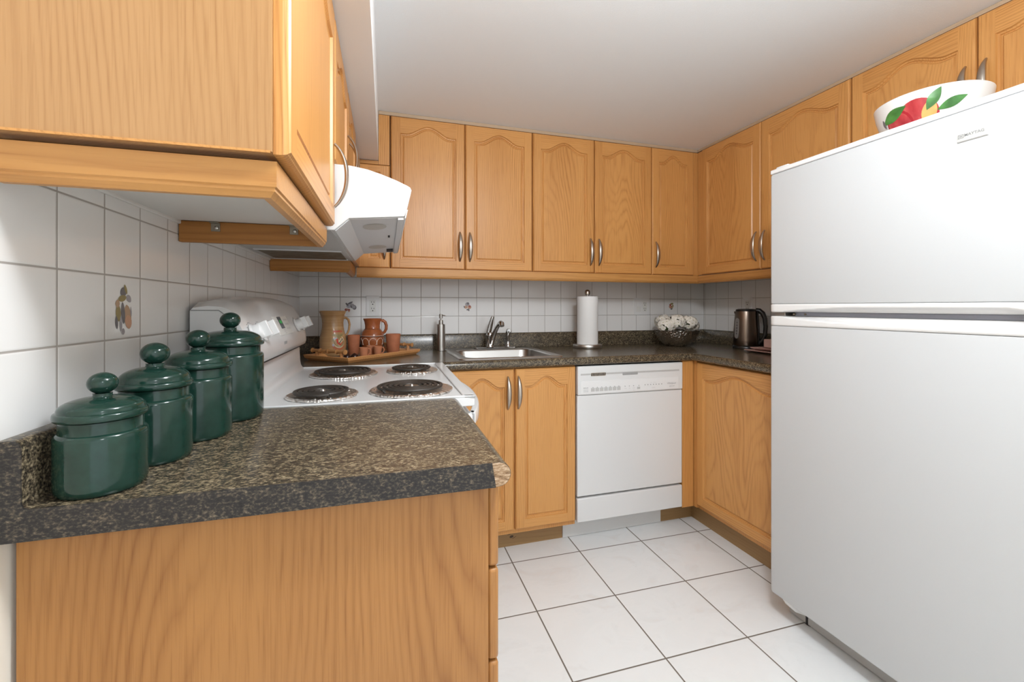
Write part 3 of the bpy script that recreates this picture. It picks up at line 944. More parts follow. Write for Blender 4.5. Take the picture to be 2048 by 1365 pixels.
for (bx, by, br, cr) in ((-0.166, 1.300, 0.092, 0.073), (0.072, 1.312, 0.117, 0.094), (-0.144, 1.690, 0.115, 0.096), (0.096, 1.712, 0.093, 0.074)):
    mb = MB()
    n = 72
    random.seed(int(bx * 1000))
    rings = []
    for (k, z) in ((1.0, 0.9082), (1.0, 0.9125), (0.95, 0.9150), (0.88, 0.9130), (0.72, 0.9105), (0.4, 0.9100)):
        rings.append([Vector((bx + br * k * (1 + random.uniform(-0.012, 0.012)) * math.cos(2 * PI * i / n), by + br * k * (1 + random.uniform(-0.012, 0.012)) * math.sin(2 * PI * i / n), z + random.uniform(0, 0.0016))) for i in range(n)])
    mb.loft(rings, caps=False)
    mb.f([mb.v(Vector((bx + br * 0.4 * math.cos(2 * PI * i / 24), by + br * 0.4 * math.sin(2 * PI * i / 24), 0.9100))) for i in range(24)])
    dp = mb.build('drip_pan', FOIL, t, angle=20)
    mb = MB()
    pts = []
    turns = 4.6 if cr > 0.08 else 3.8
    r0 = 0.024
    K = int(turns * 36)
    for i in range(K + 1):
        a = 2 * PI * turns * i / K
        r = r0 + (cr - r0) * i / K
        pts.append((bx + r * math.cos(a), by + r * math.sin(a), 0.9225))
    pts.append((bx + cr * 1.0 * math.cos(a) , by + cr * 1.0 * math.sin(a), 0.915))
    mb.tube(pts, 0.0052, 8, up=(0, 0, 1), flat=0.8)
    cl = mb.build('burner_coil', COIL, dp)
    mb = MB()
    mb.lathe([(0, 0.0), (0.021, 0.0), (0.0225, 0.003), (0.020, 0.0055), (0.007, 0.0045), (0.004, 0.009), (0, 0.0095)], (bx, by, 0.9175), 24)
    for k in range(3):
        a = 2 * PI * k / 3 + 0.4
        mb.obox((bx + 0.5 * cr * math.cos(a), by + 0.5 * cr * math.sin(a), 0.9145), (math.cos(a), math.sin(a), 0), (-math.sin(a), math.cos(a), 0), (0, 0, 1), cr * 0.48, 0.0025, 0.0012)
    mb.build('coil_support', STEEL, dp)

# ------------------------------------------------------------------ back worktop (L-shaped) with sink cut-out
t = thing('worktop', 'L-shaped speckled brown laminate worktop along the back and right walls', 'worktop', (1.0, 2.2, 0.872), FR)
YN, XN, RR_ = 1.936, 1.576, 0.019
X0 = -0.392
CX0, CX1, CY0, CY1 = 0.385, 0.845, 2.010, 2.440
mb = MB()
mb.box(X0, CX0, YN, 2.532, 0.872, 0.910)
mb.box(CX1, XN, YN, 2.532, 0.872, 0.910)
mb.box(CX0, CX1, YN, CY0, 0.872, 0.910)
mb.box(CX0, CX1, CY1, 2.532, 0.872, 0.910)
mb.box(XN, 2.150, 1.335, 2.532, 0.872, 0.910)
nose = [(RR_ * math.cos(a), RR_ * math.sin(a)) for a in [PI / 2 + PI * i / 12 for i in range(13)]]
mb.loft([[Vector((x, YN + p, 0.891 + q)) for p, q in nose] for x in (X0, XN)])
mb.loft([[Vector((XN + p, y, 0.891 + q)) for p, q in nose] for y in (1.335, YN)])
# concave fill in the inner corner
fill = [(XN - RR_, YN - RR_)]
mb.build('slab', LAMINATE, t, angle=30)
mb = MB()
sp = [(0, 0.9095), (0, 0.990), (0.004, 0.995), (0.010, 0.997), (0.028, 0.997), (0.028, 0.9095)]
mb.loft([[Vector((x, 2.531 + p, q)) for p, q in sp] for x in (-0.40, XR - 0.001)])
mb.loft([[Vector((2.1515 + p, y, q)) for p, q in sp] for y in (1.335, 2.5585)])
mb.build('upstand', LAMINATE, t, angle=50)

# ------------------------------------------------------------------ sink
t = thing('sink', 'stainless steel single-bowl sink set in the back worktop', 'sink', (0.615, 2.2, 0.91), FR)
def rrect(x0, x1, y0, y1, r, z, n=8):
    pts = []
    for cx_, cy_, a0 in ((x1 - r, y1 - r, 0), (x0 + r, y1 - r, PI / 2), (x0 + r, y0 + r, PI), (x1 - r, y0 + r, 1.5 * PI)):
        for i in range(n + 1):
            a = a0 + PI / 2 * i / n
            pts.append(Vector((cx_ + r * math.cos(a), cy_ + r * math.sin(a), z)))
    return pts
SX0, SX1, SYa, SYb = 0.352, 0.868, 1.972, 2.512
mb = MB()
rings = [rrect(SX0, SX1, SYa, SYb, 0.030, 0.9104), rrect(SX0 + 0.002, SX1 - 0.002, SYa + 0.002, SYb - 0.002, 0.029, 0.9145), rrect(SX0 + 0.008, SX1 - 0.008, SYa + 0.008, SYb - 0.008, 0.026, 0.9160),
         rrect(SX0 + 0.022, SX1 - 0.022, SYa + 0.022, SYb - 0.020, 0.030, 0.9135),
         rrect(0.398, 0.832, 2.020, 2.405, 0.055, 0.9130), rrect(0.400, 0.830, 2.022, 2.403, 0.055, 0.9110), rrect(0.404, 0.826, 2.026, 2.399, 0.055, 0.905),
         rrect(0.410, 0.820, 2.032, 2.392, 0.06, 0.80), rrect(0.425, 0.805, 2.047, 2.378, 0.07, 0.752), rrect(0.47, 0.76, 2.09, 2.33, 0.07, 0.744), rrect(0.58, 0.65, 2.18, 2.25, 0.03, 0.742)]
mb.loft(rings, caps=False)
bowl = mb.build('basin', SINKSTEEL, t, angle=60)
mb = MB(); mb.lathe([(0, 0.001), (0.040, 0.001), (0.045, 0.004), (0.048, 0.0005), (0.048, -0.003), (0, -0.003)], (0.615, 2.215, 0.7425), 32)
mb.build('drain', STEEL, t)
# faucet and sprayer on the sink deck
t = thing('faucet', 'chrome single-lever faucet behind the steel sink', 'faucet', (0.615, 2.455, 0.915), FR)
mb = MB(); mb.loft([rrect(0.520, 0.772, 2.428, 2.482, 0.026, z) for z in (0.9148, 0.920)] + [rrect(0.524, 0.768, 2.432, 2.478, 0.022, 0.9225)]); mb.build('deck_plate', CHROME, t, angle=50)
mb = MB()
mb.lathe([(0, 0), (0.026, 0), (0.026, 0.006), (0.0225, 0.012), (0.0215, 0.055), (0.023, 0.062), (0.022, 0.074), (0.017, 0.084), (0, 0.086)], (0.614, 2.455, 0.9222), 28)
mb.build('body', CHROME, t)
mb = MB()
sp_ = [(0.618, 2.450, 0.935), (0.621, 2.433, 0.965), (0.624, 2.393, 1.005), (0.626, 2.343, 1.040), (0.628, 2.303, 1.060), (0.629, 2.278, 1.066), (0.630, 2.263, 1.062), (0.630, 2.256, 1.050)]
mb.tube(sp_, [0.0155, 0.0145, 0.0130, 0.0115, 0.0112, 0.0135, 0.0145, 0.0130], 16)
mb.build('spout', CHROME, t)
mb = MB()
rings = []
for (p, wx, wy) in (((0.605, 2.458, 0.998), 0.013, 0.012), ((0.608, 2.456, 1.012), 0.0155, 0.010), ((0.614, 2.452, 1.040), 0.0150, 0.008), ((0.621, 2.447, 1.072), 0.0120, 0.007), ((0.626, 2.443, 1.092), 0.0095, 0.006), ((0.628, 2.441, 1.100), 0.005, 0.004)):
    rings.append([Vector((p[0] + wx * math.cos(2 * PI * k / 16), p[1] + wy * math.sin(2 * PI * k / 16), p[2])) for k in range(16)])
mb.loft(rings)
mb.build('lever', CHROME, t)
t = thing('sink_sprayer', 'small chrome side sprayer right of the faucet', 'sprayer', (0.722, 2.458, 0.9225), FR)
mb = MB()
mb.lathe([(0, 0), (0.019, 0), (0.0185, 0.006), (0.014, 0.012), (0.012, 0.03), (0, 0.03)], (0.722, 2.458, 0.9226), 24)
mb.build('holder', CHROME, t)
mb = MB()
mb.tube([(0.722, 2.458, 0.950), (0.721, 2.456, 0.972), (0.720, 2.452, 0.990), (0.720, 2.446, 1.004), (0.720, 2.436, 1.014), (0.720, 2.428, 1.014)], [0.010, 0.011, 0.0125, 0.0145, 0.0155, 0.011], 16)
mb.build('spray_head', CHROME, t)

# ------------------------------------------------------------------ back base cabinets
YD = 1.957
t = thing('base_cabinet', 'two-door oak base cabinet under the steel sink', 'cabinet', (0.6, 2.0, 0), FR, 'oak base cabinets')
mb = MB()
mb.box(0.245, 0.2625, YD, 2.555, 0.10, 0.870); mb.box(0.895, 0.9125, YD, 2.555, 0.10, 0.870)
mb.box(0.2625, 0.895, YD, 2.555, 0.10, 0.118); mb.box(0.2625, 0.895, 2.54, 2.555, 0.118, 0.870)
mb.box(0.2625, 0.895, YD, YD + 0.018, 0.84, 0.870); mb.box(0.585, 0.62, YD, YD + 0.018, 0.118, 0.84)
mb.build('body', OAK_Z, t)
for a, b, hs in ((0.296, 0.5985, 1), (0.606, 0.9095, -1)):
    d = door(t, 'door', (a, YD - 0.0005, 0.123), (1, 0, 0), (0, -1, 0), b - a, 0.743, 0.045, panel=OAK_CATH if hs > 0 else None)
    bow_handle(d, ((b - 0.030) if hs > 0 else a + 0.013, YD - 0.0205, 0.757), (0, -1, 0), (1, 0, 0))
mb = MB(); mb.box(0.245, 0.879, 2.033, 2.050, 0.0, 0.0995); tk = mb.build('toe_kick', OAK_DARK, t)
kn = MB(); kf = lambda u, v: (0.615 + u, 2.0324, 0.045 + v)
blob(kn, kf, 0, 0, 0.010, 0.006, 0.2); blob(kn, kf, -0.012, 0.012, 0.010, 0.0012, 0.1); blob(kn, kf, 0.014, -0.006, 0.012, 0.0012, 0.4); kn.build('knot_mark', plain('wood_knot', (0.06, 0.035, 0.02), 0.6), tk)
t = thing('base_cabinet', 'oak base cabinet right of the dishwasher, partly behind fridge', 'cabinet', (1.7, 1.7, 0), FR, 'oak base cabinets')
box_part('body', OAK_Z, t, 1.606, 2.150, 1.34, 2.555, 0.10, 0.870)
box_part('filler_panel', OAK_Z, t, 1.5165, 1.5845, YD - 0.017, YD, 0.105, 0.870, 0.001)
door(t, 'door', (1.6055, 1.918, 0.123), (0, -1, 0), (-1, 0, 0), 0.53, 0.743, 0.045, panel=OAK_CATH)
box_part('corner_stile', OAK_Z, t, 1.588, 1.6055, 1.9185, 1.955, 0.105, 0.870, 0.001)
mb = MB(); mb.box(1.648, 1.665, 1.34, 2.033, 0, 0.0995); mb.build('toe_kick', OAK_DARK_Y, t)
mb = MB(); mb.box(1.4485, 1.648, 2.033, 2.050, 0, 0.0995); mb.build('toe_kick', OAK_DARK, t)

# ------------------------------------------------------------------ dishwasher
t = thing('dishwasher', 'white built-in dishwasher between oak base cabinets', 'dishwasher', (1.215, 1.95, 0), FR)
DX0, DX1, DYF = 0.9165, 1.5125, 1.936
box_part('body', GREY_PL, t, DX0 + 0.004, DX1 - 0.004, DYF + 0.024, 2.50, 0.115, 0.862)
box_part('kick_plate', plain('kick_white', (0.66, 0.66, 0.65), 0.4), t, 0.8805, 1.4475, 2.028, 2.040, 0.002, 0.114)
dr = MB().box(DX0, DX1, DYF, DYF + 0.0235, 0.2365, 0.7235).build('door', WHITE, t, bevel=0.004)
MB().box(DX0, DX1, DYF - 0.002, DYF + 0.0235, 0.112, 0.2275).build('lower_panel', WHITE, t, bevel=0.005)
cs = MB().box(DX0, DX1, DYF - 0.006, DYF + 0.0235, 0.7255, 0.8655).build('control_console', WHITE, t, bevel=0.006, seg=3)
yc = DYF - 0.0063
MB().box(0.931, 1.490, yc - 0.0002, yc + 0.004, 0.8215, 0.8300).build('recess_strip', GREY_PL, cs)
MB().box(1.158, 1.245, yc - 0.0015, yc + 0.004, 0.8135, 0.8275).build('latch', plain('latch_grey', (0.33, 0.33, 0.325), 0.4), cs, bevel=0.003)
mb = MB(); mb.loft([[Vector((p.x, y, p.y)) for p in [Vector((a.x, a.y)) for a in rrect(0.984, 1.067, 0.8155, 0.8325, 0.008, 0)]] for y in (yc - 0.001, yc + 0.004)])
vt = mb.build('vent', plain('vent_tan', (0.50, 0.44, 0.36), 0.5), cs)
mb = MB()
for i in range(10):
    x = 0.9895 + 0.0079 * i
    mb.obox((x, yc - 0.0013, 0.824), (1, 0, 0), (0.25, 0, 1), (0, 1, 0), 0.0026, 0.0070, 0.0004)
mb.build('vent_slot', DARK, vt)
MB().box(0.931, 1.484, yc - 0.0004, yc + 0.003, 0.733, 0.793).build('label_panel', plain('console_label', (0.755, 0.757, 0.755), 0.4), cs, bevel=0.0002)
y2 = yc - 0.0008
BTN = plain('button_grey', (0.50, 0.50, 0.49), 0.5)
for i in range(7):
    MB().box(0.9855 + 0.0236 * i, 0.9855 + 0.0236 * i + 0.0195, y2 - 0.0006, y2 + 0.0012, 0.7415, 0.7585).build('button', BTN, cs)
MB().box(1.241, 1.257, y2 - 0.0006, y2 + 0.0012, 0.7405, 0.7520).build('button', BTN, cs)
mb = MB()
for i in range(7):
    mb.box(0.9925 + 0.0236 * i, 0.9985 + 0.0236 * i, y2 - 0.001, y2 + 0.001, 0.7600, 0.7622)
for x in (0.949, 0.958, 0.967):
    mb.box(x - 0.0022, x + 0.0022, y2 - 0.001, y2 + 0.001, 0.7588, 0.7622)
    for j in range(3):
        mb.box(x - 0.003, x + 0.003, y2 - 0.001, y2 + 0.001, 0.741 + 0.0052 * j, 0.742 + 0.0052 * j)
for x in (1.172, 1.196, 1.220, 1.250):
    mb.box(x - 0.0018, x + 0.0018, y2 - 0.001, y2 + 0.001, 0.7570, 0.7602)
for i in range(7):
    mb.box(1.284 + 0.0162 * i, 1.288 + 0.0162 * i, y2 - 0.001, y2 + 0.001, 0.7575, 0.7615)
mb.build('indicator_mark', MIDGREY, cs)
mb = MB()
fn = lambda u, v: (u, y2 - 0.001, v)
for x, s in ((1.174, 'rinse'), (1.197, 'dry'), (1.221, 'delay')):
    text_bm(mb, s, 0.0075, lambda u, v, x=x: (x + u, y2 - 0.001, 0.748 + v))
text_bm(mb, 'start', 0.0075, lambda u, v: (1.224 + u, y2 - 0.001, 0.737 + v))
text_bm(mb, 'status', 0.0085, lambda u, v: (1.335 + u, y2 - 0.001, 0.744 + v))
text_bm(mb, 'cycle   indicator', 0.006, lambda u, v: (1.333 + u, y2 - 0.001, 0.7705 + v))
mb.build('printed_words', GREYPRINT, cs)
mb = MB()
text_bm(mb, 'Whirlpool', 0.0125, lambda u, v: (1.440 + u, y2 - 0.001, 0.7605 + v), shear=0.35)
text_bm(mb, 'quiet wash', 0.0070, lambda u, v: (1.444 + u, y2 - 0.001, 0.7465 + v), shear=0.2)
mb.build('maker_logo', MIDGREY, cs)

# ------------------------------------------------------------------ refrigerator
FX, FY0, FY1, FZ = 1.400, 0.500, 1.297, 1.660
ZGT, ZGB = 1.1325, 1.1175        # gap between the doors
t = thing('refrigerator', 'tall white top-freezer refrigerator with contoured door handles', 'refrigerator', (1.75, 0.9, 0), FR)
mb = MB(); mb.box(FX + 0.075, 2.10, FY0 + 0.004, FY1 - 0.004, 0.035, FZ - 0.012); mb.build('body', FRIDGE_WHITE, t, bevel=0.004)
MB().box(FX + 0.064, FX + 0.0748, FY0 + 0.012, FY1 - 0.012, 0.10, FZ - 0.03).build('gasket', GASKET, t)
MB().box(FX + 0.036, FX + 0.0745, FY0 + 0.012, FY1 - 0.075, ZGB + 0.001, ZGT - 0.001).build('gap_strip', GASKET, t)
MB().box(FX + 0.085, FX + 0.10, FY0 + 0.01, FY1 - 0.01, 0.004, 0.0345).build('grille', GREY_PL, t)
BU, BL_ = 1.162, 1.083            # band limits
def door_slab(name, z0, z1):
    mb = MB()
    # plan outline with rounded vertical edges
    def outline(ins):
        x0, x1, y0, y1 = FX + ins, FX + 0.063, FY0 + ins, FY1 - ins
        r = 0.012
        pts = [(x1, y1), (x1, y0)]
        for i in range(7):
            a = 1.5 * PI - PI / 2 * i / 6
            pts.append((x0 + r + r * math.cos(a), y0 + r + r * math.sin(a)))
        for i in range(7):
            a = PI - PI / 2 * i / 6
            pts.append((x0 + r + r * math.cos(a), y1 - r + r * math.sin(a)))
        return pts
    rings = [[Vector((p[0], p[1], z)) for p in outline(ins)] for z, ins in ((z0, 0.004), (z0 + 0.002, 0.001), (z0 + 0.006, 0.0), (z1 - 0.006, 0.0), (z1 - 0.002, 0.001), (z1, 0.004))]
    mb.loft(rings)
    return mb.build(name, FRIDGE_WHITE, t, angle=35)
fd = door_slab('freezer_door', BU, FZ - 0.018)
ld = door_slab('fridge_door', 0.092, BL_)
def band(name, zo, zg, parent):
    """moulded handle strip: zo joins the door, zg faces the gap; a long scoop is sunk at the gap edge"""
    mb = MB()
    up = 1 if zo > zg else -1
    NY, NZ = 64, 12
    H = abs(zo - zg)
    grid = []
    for i in range(NY + 1):
        y = FY1 - 0.0 - (FY1 - FY0) * i / NY
        yy = (FY1 - y)
        # scoop depth profile along the door: starts 3 cm in, deepest past the middle, ends near the latch side
        a, b = 0.055, 0.700
        if a < yy < b:
            s = (yy - a) / (b - a)
            hgt = H * 0.60 * min(1.0, (s / 0.35)) ** 0.55 * min(1.0, ((1 - s) / 0.10)) ** 0.5
        else:
            hgt = 0
        row = []
        er = 0.010
        edge = 0.0
        if yy < er: edge = er - math.sqrt(max(0, er * er - (er - yy) ** 2))
        if (FY1 - FY0) - yy < er: edge = er - math.sqrt(max(0, er * er - (er - ((FY1 - FY0) - yy)) ** 2))
        for j in range(NZ + 1):
            q = j / NZ * H               # distance from the gap edge
            z = zg + up * q
            x = FX - 0.003 + edge
            if q > H - 0.005: x += 0.003 * ((q - H + 0.005) / 0.005) ** 2
            if q < 0.003 and hgt == 0: x += 0.003 - q
            if q < hgt:
                k = min(1.0, (hgt - q) / 0.006)
                x += 0.010 * k + 0.026 * (1 - q / hgt) * k
            row.append(mb.v((x, y, z)))
        row.append(mb.v((FX + 0.063, y, zo)))
        row.insert(0, mb.v((FX + 0.063, y, zg)))
        grid.append(row)
    for r0, r1 in zip(grid, grid[1:]):
        for j in range(len(r0) - 1):
            mb.f([r0[j], r0[j + 1], r1[j + 1], r1[j]])
        mb.f([r0[-1], r0[0], r1[0], r1[-1]])
    mb.f(grid[0]); mb.f(list(reversed(grid[-1])))
    return mb.build(name, WHITE_PL, parent, angle=40)
band('handle_trim', BU - 0.0005, ZGT, fd)
band('handle_trim', BL_ + 0.0005, ZGB, ld)
mb = MB(); mb.box(FX + 0.012, FX + 0.0745, FY1 - 0.055, FY1 - 0.012, ZGB + 0.002, ZGT - 0.002); hg = mb.build('hinge', STEEL, t, bevel=0.001)
mb = MB(); mb.cyl((FX + 0.030, FY1 - 0.075, 1.125), (FX + 0.064, FY1 - 0.075, 1.125), 0.004, 12); mb.cyl((FX + 0.034, FY1 - 0.115, 1.125), (FX + 0.064, FY1 - 0.115, 1.125), 0.004, 12); mb.build('hinge_screw', BRACKET, hg)
# top trim over the freezer door and hinge cover
mb = MB(); mb.box(FX + 0.001, FX + 0.074, FY0 + 0.002, FY1 - 0.002, FZ - 0.0165, FZ); mb.build('top_trim', WHITE_PL, fd, bevel=0.003)
mb = MB(); mb.box(FX + 0.02, FX + 0.12, FY1 - 0.06, FY1 - 0.008, FZ + 0.0003, FZ + 0.012); mb.build('hinge_cover', WHITE_PL, t, bevel=0.005)
# lower hinge foot
mb = MB(); mb.tube([(FX + 0.03, FY1 - 0.045, 0.0905), (FX + 0.035, FY1 - 0.05, 0.078), (FX + 0.05, FY1 - 0.07, 0.060), (FX + 0.085, FY1 - 0.09, 0.048)], [0.016, 0.016, 0.014, 0.012], 14); mb.build('lower_hinge', WHITE_PL, t)
for fy in (FY0 + 0.08, FY1 - 0.08):
    for fx_ in (1.50, 2.04):
        mb = MB(); mb.cyl((fx_, fy, 0.0), (fx_, fy, 0.036), 0.016, 16); mb.build('foot', BLACK, t)
bd = MB().box(FX - 0.0025, FX + 0.001, 0.679, 0.7385, 1.5635, 1.5875).build('name_badge', plain('badge_plate', (0.52, 0.52, 0.50), 0.35), fd, bevel=0.0008)
mb = MB()
bf = lambda u, v: (FX - 0.0030, 0.7045 - u, 1.5785 + v)
text_bm(mb, 'MAYTAG', 0.0095, bf, bold=0.0002)
bq = lambda u, v: (FX - 0.0030, 0.7305 - u, 1.5775 + v)
for (a, b, c, d) in ((-0.0055, 0.0055, 0.0035, 0.0045), (-0.0055, 0.0055, -0.0045, -0.0035), (-0.0055, -0.0045, -0.0045, 0.0045), (0.0045, 0.0055, -0.0045, 0.0045), (-0.003, 0.003, -0.0012, 0.0012)):
    mb.f([mb.v(bq(a, c)), mb.v(bq(b, c)), mb.v(bq(b, d)), mb.v(bq(a, d))])
mb.f([mb.v((FX - 0.0029, 0.7375, 1.5655)), mb.v((FX - 0.0029, 0.680, 1.5655)), mb.v((FX - 0.0029, 0.680, 1.5645)), mb.v((FX - 0.0029, 0.7375, 1.5645))])
mb.build('lettering', plain('badge_print', (0.26, 0.26, 0.255), 0.5), bd)

# ------------------------------------------------------------------ painted bowl on the fridge
bx, by, bz, brim = 1.665, 0.945, FZ - 0.0115, 0.158
t = thing('fruit_bowl', 'white ceramic bowl with painted red fruit and green leaves on the refrigerator', 'bowl', (bx, by, bz), FR)
bp = [(0, 0.0), (0.062, 0.0), (0.066, 0.003), (0.070, 0.010), (0.100, 0.028), (0.125, 0.055), (0.142, 0.090), (0.152, 0.125), (0.158, 0.158), (0.1585, 0.162), (0.156, 0.164), (0.153, 0.161), (0.146, 0.125), (0.135, 0.090), (0.118, 0.058), (0.092, 0.034), (0.0, 0.024)]
bp = [(r_ * 0.88, z_ * 0.90) for r_, z_ in bp]
def interp(prof, z):
    for (r0, z0), (r1, z1) in zip(prof, prof[1:]):
        if z0 <= z <= z1 and z1 > z0:
            return r0 + (r1 - r0) * (z - z0) / (z1 - z0)
    return prof[-1][0]
mb = MB(); mb.lathe(bp, (bx, by, bz), 72); mb.build('shell', CERAMIC, t, angle=50)
BA0 = math.atan2(0 - by, 0 - bx)
def bowl_fn(e0):
    c = [0]
    def fn(u, v):
        c[0] += 1
        z = v
        r = interp(bp[:9], max(0.004, min(z, 0.141))) + e0
        a = BA0 + u / 0.14
        # seen from outside, +u runs to the viewer's right
        return (bx + r * math.cos(a + 0), by + r * math.sin(a), bz + z)
    return fn
S = [FRUIT_RED, FRUIT_YEL, LEAF_G, SLATE_PR, plain('painted_dark_red', (0.40, 0.02, 0.03), 0.25)]
mb = MB()
def surf_blob(mb, cu, cv, ru, rv, rot, pointy, slot, e, n=28, m=5):
    mb.slot = slot
    fn = bowl_fn(e)
    rings = []
    for k in range(m, 0, -1):
        row = []
        for i in range(n):
            a = 2 * PI * i / n
            x = math.cos(a); y = math.sin(a) * (1 - pointy * x * x)
            x *= ru * k / m; y *= rv * k / m
            row.append(mb.v(fn(cu + x * math.cos(rot) - y * math.sin(rot), cv + x * math.sin(rot) + y * math.cos(rot))))
        rings.append(row)
    c = mb.v(fn(cu, cv))
    for r0, r1 in zip(rings, rings[1:]):
        for i in range(n):
            mb.f([r0[i], r0[(i + 1) % n], r1[(i + 1) % n], r1[i]])
    for i in range(n):
        mb.f([rings[-1][i], rings[-1][(i + 1) % n], c])
surf_blob(mb, -0.034, 0.070, 0.056, 0.054, 0, 0, 0, 0.0006)
surf_blob(mb, -0.088, 0.058, 0.044, 0.050, 0.1, 0, 4, 0.0009)
surf_blob(mb, -0.089, 0.057, 0.038, 0.045, 0.1, 0, 0, 0.0012)
surf_blob(mb, -0.004, 0.076, 0.019, 0.034, -0.15, 0.1, 1, 0.0012)
surf_blob(mb, -0.100, 0.098, 0.044, 0.017, 0.35, 0.75, 2, 0.0016)
surf_blob(mb, -0.140, 0.085, 0.006, 0.014, 0.1, 0.4, 3, 0.0016)
surf_blob(mb, 0.006, 0.112, 0.032, 0.014, 1.05, 0.7, 2, 0.0016)
surf_blob(mb, 0.050, 0.094, 0.038, 0.013, 0.40, 0.75, 2, 0.0016)
mb.build('painted_fruit', S, t, angle=60)

# ------------------------------------------------------------------ outlets
def outlet(label, P, w, h, cols, parent_axis):
    t = thing('wall_outlet', label, 'outlet', tuple(P(0, 0, 0)), FR, 'white wall outlets')
    def bx(mb, u0, u1, v0, v1, d0, d1):
        a = P(u0, v0, d0); b = P(u1, v1, d1)
        mb.box(min(a[0], b[0]), max(a[0], b[0]), min(a[1], b[1]), max(a[1], b[1]), min(a[2], b[2]), max(a[2], b[2]))
    mb = MB(); bx(mb, -w / 2, w / 2, -h / 2, h / 2, 0.0002, 0.005); mb.build('cover_plate', WHITE_PL, t, bevel=0.002)
    for c, kind in cols:
        if kind == 'duplex':
            mb = MB(); bx(mb, c - 0.0165, c + 0.0165, -0.034, 0.034, 0.005, 0.0062); r = mb.build('receptacle', OFFWHITE, t, bevel=0.0015)
            mb = MB()
            for z in (-0.0175, 0.0175):
                bx(mb, c - 0.0075, c - 0.0050, z, z + 0.009, 0.0061, 0.0066)
                bx(mb, c + 0.0050, c + 0.0075, z, z + 0.008, 0.0061, 0.0066)
                bx(mb, c - 0.0028, c + 0.0028, z - 0.011, z - 0.0055, 0.0061, 0.0066)
            mb.build('slot', DARK, r)
        else:
            mb = MB(); bx(mb, c - 0.0165, c + 0.0165, -0.034, 0.034, 0.005, 0.0060); r = mb.build('rocker_switch', OFFWHITE, t, bevel=0.0015)
            mb = MB(); bx(mb, c - 0.015, c + 0.015, 0.0, 0.0325, 0.0058, 0.0078); mb.build('rocker', WHITE_PL, r, bevel=0.001)
    return t
outlet('white duplex wall outlet above the terracotta jug', lambda u, v, d: (-0.028 + u, YB - d, 1.157 + v), 0.070, 0.114, [(0.0, 'duplex')], 'y')
outlet('white double wall plate with switch and outlet left of the flowers', lambda u, v, d: (1.678 + u, YB - d, 1.1555 + v), 0.116, 0.114, [(-0.023, 'switch'), (0.023, 'duplex')], 'y')
outlet('white wall outlet on right wall behind the kettle', lambda u, v, d: (XR - d, 2.178 - u, 1.157 + v), 0.070, 0.114, [(0.0, 'duplex')], 'x')

# ------------------------------------------------------------------ tray and its load
TZ = 0.9102
A = math.radians(45)
TF = Vector((-0.121, 1.986, TZ))
TU = Vector((math.cos(A), math.sin(A), 0)); TV = Vector((-math.sin(A), math.cos(A), 0)); TK = Vector((0, 0, 1))
TL, TW = 0.46, 0.28
tp = lambda u, v, z: TF + TU * u + TV * v + TK * z
t = thing('serving_tray', 'bamboo serving tray with cane handles holding the pitcher and jug', 'tray', tuple(tp(TL / 2, TW / 2, 0)), FR)
mb = MB()
def frame_strip(mb, pts2, prof):
    """mitred frame around a rectangle: prof list of (inset, height)"""
    rings = []
    for (ins, z) in prof:
        rings.append([tp(ins, ins, z), tp(TL - ins, ins, z), tp(TL - ins, TW - ins, z), tp(ins, TW - ins, z)])
    rings.append(rings[0])
    mb.loft(rings, caps=False)
frame_strip(mb, None, [(0.012, 0.0), (0.0, 0.012), (-0.004, 0.024), (0.0, 0.026), (0.020, 0.020), (0.030, 0.0085), (0.030, 0.002)])
o = mb.build('rim', BAMBOO, t, bevel=0.0008, angle=25)
mb = MB(); mb.loft([[tp(0.013, 0.013, z), tp(TL - 0.013, 0.013, z), tp(TL - 0.013, TW - 0.013, z), tp(0.013, TW - 0.013, z)] for z in (0.001, 0.008)]); mb.build('floor_panel', MOSAIC, t)
for u, sgn in ((0.016, 1), (TL - 0.016, -1)):
    mb = MB()
    zc = 0.046
    pts, rad = [], []
    K = 44
    for i in range(K + 1):
        v = 0.035 + (TW - 0.07) * i / K
        pts.append(tp(u, v, zc))
        ph = (i / K * 4.0) % 1.0
        dn = min(ph, 1 - ph)
        rad.append(0.0078 + (0.0032 if dn < 0.07 else 0.0) - 0.0008 * math.sin(PI * ph))
    mb.tube(pts, rad, 14)
    h = mb.build('cane_handle', CANE, t, angle=60)
    for v in (0.062, TW - 0.062):
        mb = MB(); mb.tube([tp(u + 0.004 * sgn, v, 0.018), tp(u, v, zc)], [0.0075, 0.0065], 12); mb.build('peg', CANE, h)
FLOORZ = TZ + 0.0083

# tan stoneware pitcher
px, py = -0.208, 2.285
PP = [(0.000, 0.0), (0.050, 0.0), (0.0545, 0.004), (0.0575, 0.020), (0.0600, 0.045), (0.0605, 0.065), (0.0585, 0.088), (0.0540, 0.112), (0.0500, 0.135), (0.0490, 0.155), (0.0515, 0.178), (0.0575, 0.198), (0.0625, 0.210), (0.0635, 0.213), (0.0615, 0.2145), (0.0590, 0.212), (0.053, 0.197), (0.0465, 0.175), (0.044, 0.15), (0.054, 0.08), (0.052, 0.02), (0, 0.012)]
PP = [(r * (1.015 if z < 0.11 else 0.985), z) for r, z in PP]
t = thing('pitcher', 'tan stoneware pitcher with red crest at left end of the tray', 'pitcher', (px, py, FLOORZ), FR)
mb = MB(); mb.lathe(PP, (px, py, FLOORZ), 64)
BP0 = math.atan2(-py, -px)
